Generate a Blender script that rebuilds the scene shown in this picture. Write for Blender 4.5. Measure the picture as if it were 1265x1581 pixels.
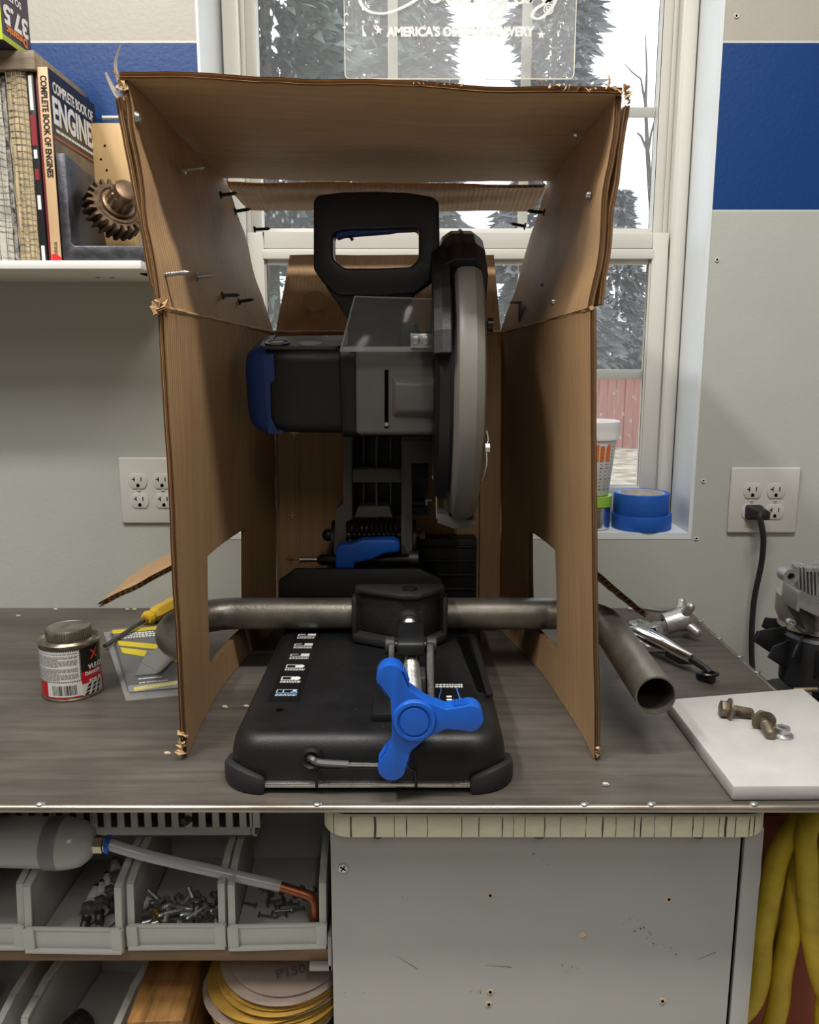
import bpy, bmesh, math, random
from mathutils import Vector as V, Matrix, Euler, noise as mnoise
for o in list(bpy.data.objects): bpy.data.objects.remove(o)
S = bpy.context.scene
COL = S.collection
PI = math.pi
random.seed(7)

# ------------------------------------------------------------------ camera
# world: x right, y away from the camera, z up; bench top is z = 0, camera 0.426 m above it
F_PX, TILT, CAM_Z = 1267.0, math.radians(10.5), 0.426
cam_d = bpy.data.cameras.new('camera'); cam = bpy.data.objects.new('camera', cam_d); COL.objects.link(cam)
cam_d.sensor_fit = 'HORIZONTAL'; cam_d.sensor_width = 36.0; cam_d.lens = 36.0 * F_PX / 1265.0
cam_d.clip_start = 0.02; cam_d.clip_end = 300
cam.location = (0, 0, CAM_Z); cam.rotation_euler = (PI / 2 - TILT, 0, 0)
S.camera = cam

# ------------------------------------------------------------------ world: bright overcast sky
W = bpy.data.worlds.new('overcast_sky'); S.world = W; W.use_nodes = True
bg = W.node_tree.nodes['Background']
bg.inputs['Color'].default_value = (0.86, 0.93, 1.0, 1); bg.inputs['Strength'].default_value = 2.3

# ------------------------------------------------------------------ ceiling light tubes of the workshop
LAMPS = [((0.20, 0.36, 1.74), (0.9, 0.12), 24.0), ((-0.85, 0.20, 1.74), (0.12, 1.0), 28.0), ((0.30, -1.20, 1.74), (0.12, 1.2), 10.0)]
for i, (loc, sz, pw) in enumerate(LAMPS):
    ld = bpy.data.lights.new('tube_light', 'AREA'); ld.shape = 'RECTANGLE'; ld.size, ld.size_y = sz
    ld.energy = pw; ld.color = (1.0, 0.965, 0.91)
    lo = bpy.data.objects.new('tube_light', ld); COL.objects.link(lo); lo.location = loc

vs = S.view_settings
S.display_settings.display_device = 'sRGB'
vs.view_transform = 'Standard'; vs.look = 'None'; vs.exposure = 0.16; vs.gamma = 1.0; vs.use_curve_mapping = False
S.cycles.max_bounces = 8; S.cycles.transparent_max_bounces = 16; S.cycles.caustics_reflective = False; S.cycles.caustics_refractive = False

# ------------------------------------------------------------------ helpers
def at(px, py, y):
    """point on the plane at distance y that the photograph shows at pixel px, py"""
    u = (px - 632.5) / F_PX; v = (py - 790.5) / F_PX
    d = V((u, math.cos(TILT) - math.sin(TILT) * v, -math.sin(TILT) - math.cos(TILT) * v))
    return V((0, 0, CAM_Z)) + d * (y / d.y)
def atz(px, py, z):
    d = at(px, py, 1.0) - V((0, 0, CAM_Z)); return V((0, 0, CAM_Z)) + d * ((z - CAM_Z) / d.z)
def xz(px, py, y):
    p = at(px, py, y); return (p.x, p.z)

MATS = {}
def M(name, col=(.5, .5, .5), rough=.5, metal=0., var=0., vscale=12., bump=0., bscale=120., spec=.5, coat=0., stretch=(1, 1, 1), emit=None, alpha=1., trans=0., col2=None, detail=6, ior=1.45):
    if name in MATS: return MATS[name]
    m = bpy.data.materials.new(name); m.use_nodes = True; nt = m.node_tree; b = nt.nodes['Principled BSDF']
    b.inputs['Base Color'].default_value = (*col, 1); b.inputs['Roughness'].default_value = rough; b.inputs['Metallic'].default_value = metal
    b.inputs['Specular IOR Level'].default_value = spec; b.inputs['Coat Weight'].default_value = coat; b.inputs['IOR'].default_value = ior
    b.inputs['Alpha'].default_value = alpha; b.inputs['Transmission Weight'].default_value = trans
    if emit:
        b.inputs['Emission Color'].default_value = (*emit[0], 1); b.inputs['Emission Strength'].default_value = emit[1]
    L = nt.links.new
    tc = nt.nodes.new('ShaderNodeTexCoord'); mp = nt.nodes.new('ShaderNodeMapping'); mp.inputs['Scale'].default_value = stretch
    L(tc.outputs['Object'], mp.inputs['Vector'])
    if var > 0 or col2:
        n = nt.nodes.new('ShaderNodeTexNoise'); n.inputs['Scale'].default_value = vscale; n.inputs['Detail'].default_value = detail; n.inputs['Roughness'].default_value = .65
        L(mp.outputs['Vector'], n.inputs['Vector'])
        r = nt.nodes.new('ShaderNodeValToRGB'); r.color_ramp.elements[0].position = .3; r.color_ramp.elements[1].position = .7
        c0 = col if col2 else tuple(c * (1 - var) for c in col); c1 = col2 or tuple(min(1, c * (1 + var)) for c in col)
        r.color_ramp.elements[0].color = (*c0, 1); r.color_ramp.elements[1].color = (*c1, 1)
        L(n.outputs['Fac'], r.inputs['Fac']); L(r.outputs['Color'], b.inputs['Base Color'])
        rr = nt.nodes.new('ShaderNodeMapRange'); rr.inputs['To Min'].default_value = max(0, rough - .12); rr.inputs['To Max'].default_value = min(1, rough + .12)
        L(n.outputs['Fac'], rr.inputs['Value']); L(rr.outputs['Result'], b.inputs['Roughness'])
    if bump > 0:
        n2 = nt.nodes.new('ShaderNodeTexNoise'); n2.inputs['Scale'].default_value = bscale; n2.inputs['Detail'].default_value = 4
        L(mp.outputs['Vector'], n2.inputs['Vector'])
        bp = nt.nodes.new('ShaderNodeBump'); bp.inputs['Strength'].default_value = bump; bp.inputs['Distance'].default_value = .001
        L(n2.outputs['Fac'], bp.inputs['Height']); L(bp.outputs['Normal'], b.inputs['Normal'])
    MATS[name] = m
    return m

class B:
    """collects shapes, then links them as one mesh object"""
    def __init__(s): s.v = []; s.f = []; s.k = []; s.mi = 0
    def add(s, vs, fs):
        o = len(s.v); s.v += [V(p) for p in vs]; s.f += [[i + o for i in f] for f in fs]; s.k += [s.mi] * len(fs); return s
    def box(s, x0, x1, y0, y1, z0, z1):
        return s.add([(x, y, z) for x in (x0, x1) for y in (y0, y1) for z in (z0, z1)],
                     [(0, 1, 3, 2), (4, 6, 7, 5), (0, 4, 5, 1), (2, 3, 7, 6), (0, 2, 6, 4), (1, 5, 7, 3)])
    def obox(s, c, sz, mat):
        n = len(s.v); s.box(-sz[0] / 2, sz[0] / 2, -sz[1] / 2, sz[1] / 2, -sz[2] / 2, sz[2] / 2)
        for i in range(n, len(s.v)): s.v[i] = mat @ s.v[i] + V(c)
        return s
    def bar(s, p0, p1, w, h, up=(0, 0, 1)):
        p0, p1 = V(p0), V(p1); d = (p1 - p0).normalized(); r = d.cross(V(up))
        if r.length < 1e-4: r = d.cross(V((1, 0, 0)))
        r.normalize(); u = r.cross(d)
        q = [p + r * a * w / 2 + u * b * h / 2 for p in (p0, p1) for a, b in ((-1, -1), (1, -1), (1, 1), (-1, 1))]
        return s.add(q, [(3, 2, 1, 0), (4, 5, 6, 7)] + [(i, (i + 1) % 4, 4 + (i + 1) % 4, 4 + i) for i in range(4)])
    def tube(s, pts, r, n=12, caps=True, closed=False):
        pts = [V(p) for p in pts]; N = len(pts); rs = r if isinstance(r, (list, tuple)) else [r] * N
        fr = None; rings = []
        for i, p in enumerate(pts):
            a = pts[i - 1] if (i > 0 or closed) else p; c = pts[(i + 1) % N] if (i < N - 1 or closed) else p
            d = (c - a).normalized()
            if fr is None:
                fr = d.orthogonal().normalized()
            else:
                fr = (fr - d * fr.dot(d))
                fr = fr.normalized() if fr.length > 1e-6 else d.orthogonal().normalized()
            w = d.cross(fr)
            rings.append([p + (fr * math.cos(2 * PI * k / n) + w * math.sin(2 * PI * k / n)) * rs[i] for k in range(n)])
        vs = [q for g in rings for q in g]; fs = []
        for i in range(N if closed else N - 1):
            a = i * n; c = ((i + 1) % N) * n
            for k in range(n): fs.append((a + k, a + (k + 1) % n, c + (k + 1) % n, c + k))
        if caps and not closed: fs += [tuple(reversed(range(n))), tuple(range((N - 1) * n, N * n))]
        return s.add(vs, fs)
    def cyl(s, p0, p1, r0, r1=None, n=24, caps=True):
        return s.tube([p0, p1], [r0, r0 if r1 is None else r1], n, caps)
    def lathe(s, prof, o=(0, 0, 0), ax=(0, 0, 1), n=28, caps=True, ref=None):
        o = V(o); ax = V(ax).normalized(); a = (V(ref) if ref else ax.orthogonal()).normalized(); b = ax.cross(a); vs = []; fs = []
        for r, h in prof: vs += [o + ax * h + (a * math.cos(2 * PI * k / n) + b * math.sin(2 * PI * k / n)) * max(r, 1e-5) for k in range(n)]
        for i in range(len(prof) - 1):
            for k in range(n): fs.append((i * n + k, i * n + (k + 1) % n, (i + 1) * n + (k + 1) % n, (i + 1) * n + k))
        if caps:
            if prof[0][0] > 1e-4: fs.append(tuple(reversed(range(n))))
            if prof[-1][0] > 1e-4: fs.append(tuple(range((len(prof) - 1) * n, len(prof) * n)))
        return s.add(vs, fs)
    @staticmethod
    def _pt(pl, p, t): return V((p[0], t, p[1])) if pl == 'xz' else V((t, p[0], p[1])) if pl == 'yz' else V((p[0], p[1], t))
    def prism(s, poly, a, b, pl='xz', hole=None):
        n = len(poly); vs = [s._pt(pl, p, a) for p in poly] + [s._pt(pl, p, b) for p in poly]
        fs = [(i, (i + 1) % n, n + (i + 1) % n, n + i) for i in range(n)]
        if not hole:
            fs += [tuple(reversed(range(n))), tuple(range(n, 2 * n))]; return s.add(vs, fs)
        # hole has as many points as the outline
        vs += [s._pt(pl, p, a) for p in hole] + [s._pt(pl, p, b) for p in hole]
        for i in range(n):
            j = (i + 1) % n
            fs += [(i, j, 2 * n + j, 2 * n + i), (n + i, n + j, 3 * n + j, 3 * n + i), (2 * n + i, 2 * n + j, 3 * n + j, 3 * n + i)]
        return s.add(vs, fs)
    def grid(s, fn, nu, nv, keep=None):
        vs = [fn(i / nu, j / nv) for i in range(nu + 1) for j in range(nv + 1)]; fs = []
        for i in range(nu):
            for j in range(nv):
                if keep is None or keep((i + .5) / nu, (j + .5) / nv):
                    a = i * (nv + 1) + j; fs.append((a, a + nv + 1, a + nv + 2, a + 1))
        return s.add(vs, fs)
    def ball(s, c, r, sc=(1, 1, 1), n=16):
        prof = [(math.sin(PI * i / (n // 2)), -math.cos(PI * i / (n // 2))) for i in range(n // 2 + 1)]
        k = len(s.v); s.lathe(prof, n=n, caps=False)
        for i in range(k, len(s.v)): q = s.v[i]; s.v[i] = V((q.x * r * sc[0], q.y * r * sc[1], q.z * r * sc[2])) + V(c)
        return s
    def xf(s, m, start=0):
        for i in range(start, len(s.v)): s.v[i] = m @ s.v[i]
        return s
    def mesh(s, name, mats, smooth=35, bevel=0, seg=2):
        me = bpy.data.meshes.new(name); bm = bmesh.new()
        bv = [bm.verts.new(p) for p in s.v]
        for f, k in zip(s.f, s.k):
            try: fc = bm.faces.new([bv[i] for i in f])
            except ValueError: continue
            fc.material_index = k
        bmesh.ops.remove_doubles(bm, verts=bm.verts, dist=1e-6)
        bmesh.ops.recalc_face_normals(bm, faces=bm.faces)
        if bevel:
            ed = [e for e in bm.edges if len(e.link_faces) == 2 and e.calc_face_angle(0) > math.radians(28)]
            bmesh.ops.bevel(bm, geom=ed, offset=bevel, segments=seg, affect='EDGES', clamp_overlap=True, profile=.5)
        if smooth:
            for f in bm.faces: f.smooth = True
            for e in bm.edges: e.smooth = len(e.link_faces) == 2 and e.calc_face_angle(0) < math.radians(smooth)
        bm.to_mesh(me); bm.free()
        for m in (mats if isinstance(mats, (list, tuple)) else [mats]): me.materials.append(m)
        return me
    def build(s, name, mats, parent=None, **kw): return put(name, s.mesh(name, mats, **kw), parent)

def put(name, me, parent=None):
    o = bpy.data.objects.new(name, me); COL.objects.link(o)
    if parent is not None: under(o, parent)
    return o
def under(o, parent):
    """parent without moving: the mesh keeps its world coordinates"""
    chain = Matrix.Identity(4); p = parent; st = []
    while p is not None: st.append(p); p = p.parent
    for q in reversed(st): chain = chain @ q.matrix_parent_inverse @ q.matrix_basis
    o.parent = parent; o.matrix_parent_inverse = chain.inverted()
def tag(o, label, cat, group=None, kind=None):
    if label: o['label'] = label
    if cat: o['category'] = cat
    if group: o['group'] = group
    if kind: o['kind'] = kind
    return o
def thing(name, label, cat, loc=(0, 0, 0), group=None):
    o = bpy.data.objects.new(name, None); COL.objects.link(o); o.location = loc; o.empty_display_size = .02
    return tag(o, label, cat, group)
def struct(o, label=None):
    o['kind'] = 'structure'
    if label: o['label'] = label
    return o
def dup(root, loc, rot=(0, 0, 0), label=None, group=None, parent=None, scale=None):
    r = root.copy(); COL.objects.link(r); r.location = loc; r.rotation_euler = rot
    if scale: r.scale = (scale,) * 3
    if label: r['label'] = label
    if group: r['group'] = group
    for ch in list(root.children):
        c = ch.copy(); COL.objects.link(c); c.parent = r
        for g in list(ch.children):
            d = g.copy(); COL.objects.link(d); d.parent = c
    return r
def frame(o, x, y):
    x = V(x).normalized(); y = V(y); y = (y - x * y.dot(x)).normalized(); z = x.cross(y)
    m = Matrix((x, y, z)).transposed().to_4x4(); m.translation = V(o); return m
def text(body, size, mtx, mat, name, parent=None, align='CENTER', ext=.0001, bold=0., xs=1., shear=0., fit=None, post=None, spacing=1.):
    cu = bpy.data.curves.new('lettering', 'FONT'); cu.body = body; cu.size = size; cu.align_x = align; cu.align_y = 'CENTER'
    cu.extrude = ext; cu.offset = bold; cu.shear = shear; cu.space_character = spacing; cu.resolution_u = 3
    to = bpy.data.objects.new('lettering', cu); COL.objects.link(to)
    dg = bpy.context.evaluated_depsgraph_get(); dg.update()
    me = bpy.data.meshes.new_from_object(to.evaluated_get(dg)); bpy.data.objects.remove(to); bpy.data.curves.remove(cu)
    if fit and len(me.vertices):
        w = max(v.co.x for v in me.vertices) - min(v.co.x for v in me.vertices); xs = fit / max(w, 1e-6)
    for v in me.vertices:
        p = V((v.co.x * xs, v.co.y, v.co.z)); v.co = post(p) if post else mtx @ p
    me.materials.clear(); me.materials.append(mat); me.name = name
    return put(name, me, parent)
def arc(c, r, a0, a1, n): return [(c[0] + r * math.cos(a0 + (a1 - a0) * i / n), c[1] + r * math.sin(a0 + (a1 - a0) * i / n)) for i in range(n + 1)]
def rrect(x0, x1, y0, y1, r, n=5):
    return (arc((x1 - r, y0 + r), r, -PI / 2, 0, n) + arc((x1 - r, y1 - r), r, 0, PI / 2, n) + arc((x0 + r, y1 - r), r, PI / 2, PI, n) + arc((x0 + r, y0 + r), r, PI, 1.5 * PI, n))
def bez(pts, n=10):
    """smooth curve through the points"""
    P = [V(p) for p in pts]; out = []
    for i in range(len(P) - 1):
        a = P[max(i - 1, 0)]; b = P[i]; c = P[i + 1]; d = P[min(i + 2, len(P) - 1)]
        for k in range(n):
            t = k / n
            out.append(.5 * ((2 * b) + (c - a) * t + (2 * a - 5 * b + 4 * c - d) * t * t + (3 * b - a - 3 * c + d) * t ** 3))
    out.append(P[-1]); return out
# ------------------------------------------------------------------ materials shared by many things
white_paint = M('white_paint', (.80, .80, .77), .45, var=.03, vscale=6, bump=.12, bscale=60)
vinyl = M('window_vinyl', (.62, .605, .56), .35, var=.02, vscale=5)
black_pl = M('black_plastic', (.0085, .0085, .0095), .42, var=.15, vscale=30, bump=.25, bscale=900)
black_sm = M('black_smooth', (.012, .012, .013), .3)
rubber = M('black_rubber', (.02, .02, .022), .6, bump=.2, bscale=300)
dark_steel = M('dark_steel', (.10, .095, .09), .45, .8, var=.3, vscale=40)
steel = M('bright_steel', (.62, .62, .60), .28, .95, var=.1, vscale=60)
zinc = M('zinc_plate', (.55, .56, .55), .33, .9, var=.15, vscale=80)
chrome = M('chrome', (.8, .8, .8), .12, 1.)
brass = M('yellow_zinc', (.55, .40, .16), .35, .9, var=.15, vscale=80)
blue_pl = M('blue_plastic', (.010, .105, .52), .38, var=.04, vscale=20, bump=.1, bscale=500)
blue_dk = M('deep_blue_plastic', (.010, .045, .20), .4, bump=.1, bscale=500)
grey_cast = M('grey_painted_casting', (.12, .116, .107), .42, var=.05, vscale=40, bump=.25, bscale=500)
black_cast = M('black_painted_casting', (.022, .022, .022), .5, var=.2, vscale=60, bump=.6, bscale=260)
white_ink = M('white_ink', (.85, .85, .83), .6)
black_ink = M('black_ink', (.012, .012, .012), .6)
red_ink = M('red_ink', (.60, .015, .02), .5)
blue_ink = M('blue_ink', (.05, .2, .6), .5)
hole_dark = M('hole_dark', (.003, .003, .003), .9, spec=0.)

# ------------------------------------------------------------------ room shell
def wall_paint():
    m = bpy.data.materials.new('banded_wall_paint'); m.use_nodes = True; nt = m.node_tree; L = nt.links.new; b = nt.nodes['Principled BSDF']
    tc = nt.nodes.new('ShaderNodeTexCoord'); sp = nt.nodes.new('ShaderNodeSeparateXYZ'); L(tc.outputs['Object'], sp.inputs[0])
    n = nt.nodes.new('ShaderNodeTexNoise'); n.inputs['Scale'].default_value = 9; L(tc.outputs['Object'], n.inputs['Vector'])
    def mix(c0, c1, z):
        g = nt.nodes.new('ShaderNodeMath'); g.operation = 'GREATER_THAN'; g.inputs[1].default_value = z; L(sp.outputs['Z'], g.inputs[0])
        x = nt.nodes.new('ShaderNodeMix'); x.data_type = 'RGBA'; L(g.outputs[0], x.inputs['Factor'])
        for s, c in ((6, c0), (7, c1)):
            if isinstance(c, tuple): x.inputs[s].default_value = (*c, 1)
            else: L(c, x.inputs[s])
        return x.outputs[2]
    c = mix((.50, .515, .475), (.62, .62, .60), .659)
    c = mix(c, (.003, .048, .205), .6625); c = mix(c, (.70, .70, .66), .908); c = mix(c, (.47, .445, .39), .911)
    mu = nt.nodes.new('ShaderNodeMix'); mu.data_type = 'RGBA'; mu.blend_type = 'MULTIPLY'; mu.inputs[0].default_value = .10
    L(c, mu.inputs[6]); L(n.outputs['Fac'], mu.inputs[7]); L(mu.outputs[2], b.inputs['Base Color'])
    b.inputs['Roughness'].default_value = .42
    n2 = nt.nodes.new('ShaderNodeTexNoise'); n2.inputs['Scale'].default_value = 170; n2.inputs['Detail'].default_value = 3; L(tc.outputs['Object'], n2.inputs['Vector'])
    bp = nt.nodes.new('ShaderNodeBump'); bp.inputs['Strength'].default_value = .22; bp.inputs['Distance'].default_value = .0016
    L(n2.outputs['Fac'], bp.inputs['Height']); L(bp.outputs['Normal'], b.inputs['Normal'])
    return m
WY = 1.38                                       # wall face
WX0, WX1, WZ0, WZ1 = -.325, .4805, .133, 1.36   # window opening
wall = struct(B().prism([(-2.2, -.9), (2.4, -.9), (2.4, 1.8), (-2.2, 1.8)], WY, WY + .20, 'xz', hole=[(WX0, WZ0), (WX1, WZ0), (WX1, WZ1), (WX0, WZ1)]).build('wall_back', wall_paint(), smooth=0),
              'painted workshop wall with beige top, blue stripe and pale grey lower part')
plain = M('plain_wall', (.26, .255, .24), .6, var=.04, vscale=4)
struct(B().box(-2.3, -2.2, -2.6, 1.58, -.9, 1.8).build('wall_left', plain, smooth=0))
struct(B().box(2.4, 2.5, -2.6, 1.58, -.9, 1.8).build('wall_right', plain, smooth=0))
struct(B().box(-2.3, 2.5, -2.7, -2.6, -.9, 1.8).build('wall_front', plain, smooth=0))
struct(B().box(-2.3, 2.5, -2.7, 1.58, 1.8, 1.9).build('ceiling', M('ceiling_white', (.75, .75, .73), .7), smooth=0))
struct(B().box(-2.3, 2.5, -2.7, 1.58, -1.0, -.9).build('floor', M('concrete_floor', (.60, .59, .56), .6, var=.15, vscale=3, bump=.2, bscale=40), smooth=0))
for i, (loc, sz, pw) in enumerate(LAMPS):
    t = thing('ceiling_light', ['long tube light on the ceiling to the right of the window', 'long tube light on the ceiling above the left end of the bench', 'long tube light on the ceiling behind the camera'][i], 'light', (loc[0], loc[1], 1.8))
    hx_, hy_ = sz[0] / 2 + .03, sz[1] / 2 + .03
    B().box(loc[0] - hx_, loc[0] + hx_, loc[1] - hy_, loc[1] + hy_, loc[2] + .012, 1.8).build('housing', white_paint, t, bevel=.004)
    for e in (-1, 1):
        ex, ey = (e * hx_, 0) if sz[0] > sz[1] else (0, e * hy_)
        B().box(loc[0] + ex - (.008 if ex else hx_), loc[0] + ex + (.008 if ex else hx_), loc[1] + ey - (.008 if ey else hy_), loc[1] + ey + (.008 if ey else hy_), loc[2] + .002, 1.8).build('end_cap', white_paint, t, bevel=.003)

# window lining
jl = M('jamb_paint', (.74, .78, .80), .4, var=.03, vscale=10, bump=.15, bscale=80)
struct(B().add([(WX0, WY - .001, WZ0), (WX0, WY - .001, WZ1), (-.309, 1.57, WZ1), (-.309, 1.57, WZ0), (WX0 - .004, WY - .001, WZ0), (WX0 - .004, WY - .001, WZ1), (-.329, 1.57, WZ1), (-.329, 1.57, WZ0)],
    [(0, 1, 2, 3), (4, 7, 6, 5), (0, 4, 5, 1), (3, 2, 6, 7)]).build('trim_1', jl, smooth=0), 'white left side lining of the window opening')
struct(B().box(WX1 - .002, WX1 + .004, WY - .0012, 1.575, WZ0, WZ1).build('trim_2', jl, smooth=0), 'white right side lining of the window opening')
struct(B().box(WX0 - .004, WX1 + .004, WY - .001, 1.575, WZ0 - .01, WZ0 + .001).build('trim_3', jl, smooth=0), 'white painted sill of the window')
struct(B().box(WX0, WX1, WY, 1.57, WZ1 - .01, WZ1 + .01).build('trim_4', jl, smooth=0), 'white head lining of the window opening')
struct(B().box(WX1 - .0035, WX1 - .001, 1.4785, 1.4805, WZ0, WZ1).build('trim_5', M('caulk_gap', (.05, .04, .03), .9), smooth=0), 'dark open caulk gap beside the right window frame')

win = bpy.data.objects.new('window_1', None); COL.objects.link(win); win.location = (.085, 1.52, WZ0); struct(win, 'white vinyl double hung window with grilles between the panes')
FX0, FX1, FY = -.310, .479, 1.480
def ringbox(b, x0, x1, z0, z1, y0, y1, l, r, bt, tp):
    b.box(x0, x0 + l, y0, y1, z0, z1); b.box(x1 - r, x1, y0, y1, z0, z1); b.box(x0 + l, x1 - r, y0, y1, z0, z0 + bt); b.box(x0 + l, x1 - r, y0, y1, z1 - tp, z1); return b
b = ringbox(B(), FX0, FX1, WZ0, WZ1, FY, FY + .092, .022, .022, .022, .03)
b.box(FX0 + .022, FX0 + .027, FY, FY + .006, WZ0, WZ1); b.box(FX1 - .027, FX1 - .022, FY, FY + .006, WZ0, WZ1)
b.box(FX0 + .022, FX0 + .030, FY + .040, FY + .045, .605, WZ1); b.box(FX1 - .030, FX1 - .022, FY + .040, FY + .045, .605, WZ1)
b.build('window_frame', vinyl, win, bevel=.0015)
LX0, LX1 = FX0 + .028, FX1 - .028
low = ringbox(B(), LX0, LX1, .156, .643, FY + .008, FY + .036, .028, .028, .041, .026)
low.box(LX0 + .026, LX1 - .026, FY + .005, FY + .036, .599, .616)
low = low.build('lower_sash', vinyl, win, bevel=.0015)
ringbox(B(), LX0 + .026, LX1 - .026, .195, .602, FY + .014, FY + .020, .005, .005, .006, .012).build('glazing_bead', vinyl, low, bevel=.001)
ups = ringbox(B(), FX0 + .024, FX1 - .024, .618, 1.355, FY + .0465, FY + .074, .024, .022, .038, .03)
ups.box(FX0 + .05, FX1 - .05, FY + .0445, FY + .0465, .622, .645)
ups = ups.build('upper_sash', vinyl, win, bevel=.0015)
def glass_mat():
    m = bpy.data.materials.new('window_glass'); m.use_nodes = True; nt = m.node_tree; nt.nodes.clear(); L = nt.links.new
    o = nt.nodes.new('ShaderNodeOutputMaterial'); t = nt.nodes.new('ShaderNodeBsdfTransparent'); g = nt.nodes.new('ShaderNodeBsdfGlossy'); d = nt.nodes.new('ShaderNodeBsdfTranslucent')
    g.inputs['Roughness'].default_value = .02; t.inputs['Color'].default_value = (.97, .98, .98, 1); d.inputs['Color'].default_value = (.9, .9, .9, 1)
    tc = nt.nodes.new('ShaderNodeTexCoord'); mp = nt.nodes.new('ShaderNodeMapping'); mp.inputs['Scale'].default_value = (1, 1, .55)
    vo = nt.nodes.new('ShaderNodeTexVoronoi'); vo.inputs['Scale'].default_value = 75; L(tc.outputs['Object'], mp.inputs['Vector']); L(mp.outputs['Vector'], vo.inputs['Vector'])
    ns = nt.nodes.new('ShaderNodeTexNoise'); ns.inputs['Scale'].default_value = 7; L(tc.outputs['Object'], ns.inputs['Vector'])
    a = nt.nodes.new('ShaderNodeMath'); a.operation = 'MULTIPLY_ADD'; a.inputs[1].default_value = -.32; a.inputs[2].default_value = .27; L(ns.outputs['Fac'], a.inputs[0])
    lt = nt.nodes.new('ShaderNodeMath'); lt.operation = 'ADD'; L(vo.outputs['Distance'], lt.inputs[0]); L(a.outputs[0], lt.inputs[1])
    rp = nt.nodes.new('ShaderNodeMapRange'); rp.inputs['From Min'].default_value = .17; rp.inputs['From Max'].default_value = .25; rp.inputs['To Min'].default_value = .30; rp.inputs['To Max'].default_value = .05; L(lt.outputs[0], rp.inputs['Value'])
    m1 = nt.nodes.new('ShaderNodeMixShader'); m1.inputs[0].default_value = .05; L(t.outputs[0], m1.inputs[1]); L(g.outputs[0], m1.inputs[2])
    m2 = nt.nodes.new('ShaderNodeMixShader'); L(rp.outputs['Result'], m2.inputs[0]); L(m1.outputs[0], m2.inputs[1]); L(d.outputs[0], m2.inputs[2])
    L(m2.outputs[0], o.inputs['Surface']); return m
gm = glass_mat()
GX = [-.262, -.029, .2035, .433]
UZ = [.656, .8545, 1.052, 1.325]
# one sheet of glass per sash, grilles inside it
B().box(GX[0] - .006, GX[3] + .006, FY + .062, FY + .065, UZ[0] - .006, 1.329).build('glass_pane', gm, ups, smooth=0)
B().box(LX0 + .024, LX1 - .024, FY + .0235, FY + .0265, .194, .607).build('glass_pane', gm, low, smooth=0)
for x in GX[1:3]: B().box(x - .0085, x + .0085, FY + .067, FY + .072, UZ[0], 1.325).build('grille_bar', vinyl, ups, bevel=.001)
for z in UZ[1:3]: B().box(GX[0], GX[3], FY + .0665, FY + .0715, z - .0085, z + .0085).build('grille_bar', vinyl, ups, bevel=.001)
for x in (-.028, .2015): B().box(x - .0085, x + .0085, FY + .028, FY + .033, .198, .604).build('grille_bar', vinyl, low, bevel=.001)
B().box(LX0 + .028, LX1 - .028, FY + .0275, FY + .0325, .392, .409).build('grille_bar', vinyl, low, bevel=.001)

# drilled holes with old plugs in the wall
for px, py in ((1137, 25), (1107, 401), (1086, 742), (1075, 831), (193, 711)):
    p = at(px, py, WY); r = .0032 if px > 1000 else .0016
    h = B().lathe([(r, -.001), (r, -.0022), (r * .62, -.0022), (r * .62, -.0008)], (p.x, WY, p.z), (0, 1, 0), n=14, caps=False).build('wall_plug', white_paint, wall)
    B().lathe([(r * .6, -.001), (r * .6, -.0013)], (p.x, WY, p.z), (0, 1, 0), n=12).build('plug_hole', hole_dark, h)

# ------------------------------------------------------------------ outdoors
def terrain_mat():
    m = bpy.data.materials.new('dry_ground'); m.use_nodes = True; nt = m.node_tree; L = nt.links.new; b = nt.nodes['Principled BSDF']; b.inputs['Roughness'].default_value = 1
    tc = nt.nodes.new('ShaderNodeTexCoord'); sp = nt.nodes.new('ShaderNodeSeparateXYZ'); L(tc.outputs['Object'], sp.inputs[0])
    n = nt.nodes.new('ShaderNodeTexNoise'); n.inputs['Scale'].default_value = 5; n.inputs['Detail'].default_value = 8; L(tc.outputs['Object'], n.inputs['Vector'])
    r = nt.nodes.new('ShaderNodeValToRGB'); r.color_ramp.elements[0].color = (.22, .16, .10, 1); r.color_ramp.elements[1].color = (.55, .47, .37, 1); r.color_ramp.elements[0].position = .35; r.color_ramp.elements[1].position = .65
    L(n.outputs['Fac'], r.inputs['Fac'])
    g = nt.nodes.new('ShaderNodeMath'); g.operation = 'GREATER_THAN'; g.inputs[1].default_value = 17.5; L(sp.outputs['Y'], g.inputs[0])
    g2 = nt.nodes.new('ShaderNodeMath'); g2.operation = 'GREATER_THAN'; g2.inputs[1].default_value = 52; L(sp.outputs['Y'], g2.inputs[0])
    x = nt.nodes.new('ShaderNodeMix'); x.data_type = 'RGBA'; L(g.outputs[0], x.inputs[0]); L(r.outputs['Color'], x.inputs[6]); x.inputs[7].default_value = (.16, .13, .075, 1)
    x2 = nt.nodes.new('ShaderNodeMix'); x2.data_type = 'RGBA'; L(g2.outputs[0], x2.inputs[0]); L(x.outputs[2], x2.inputs[6]); x2.inputs[7].default_value = (.36, .38, .40, 1)
    L(x2.outputs[2], b.inputs['Base Color']); return m
def gz(y): return -1.05 if y < 16 else -1.05 + (y - 16) * .0432
ys = [1.6, 8, 16, 17.5, 30, 52, 90, 140]
struct(B().grid(lambda u, v: V((-60 + 140 * u, ys[round(v * 7)], gz(ys[round(v * 7)]))), 8, 7).build('ground', terrain_mat(), smooth=0), 'dry winter yard and rising ground outside the window')

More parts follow.
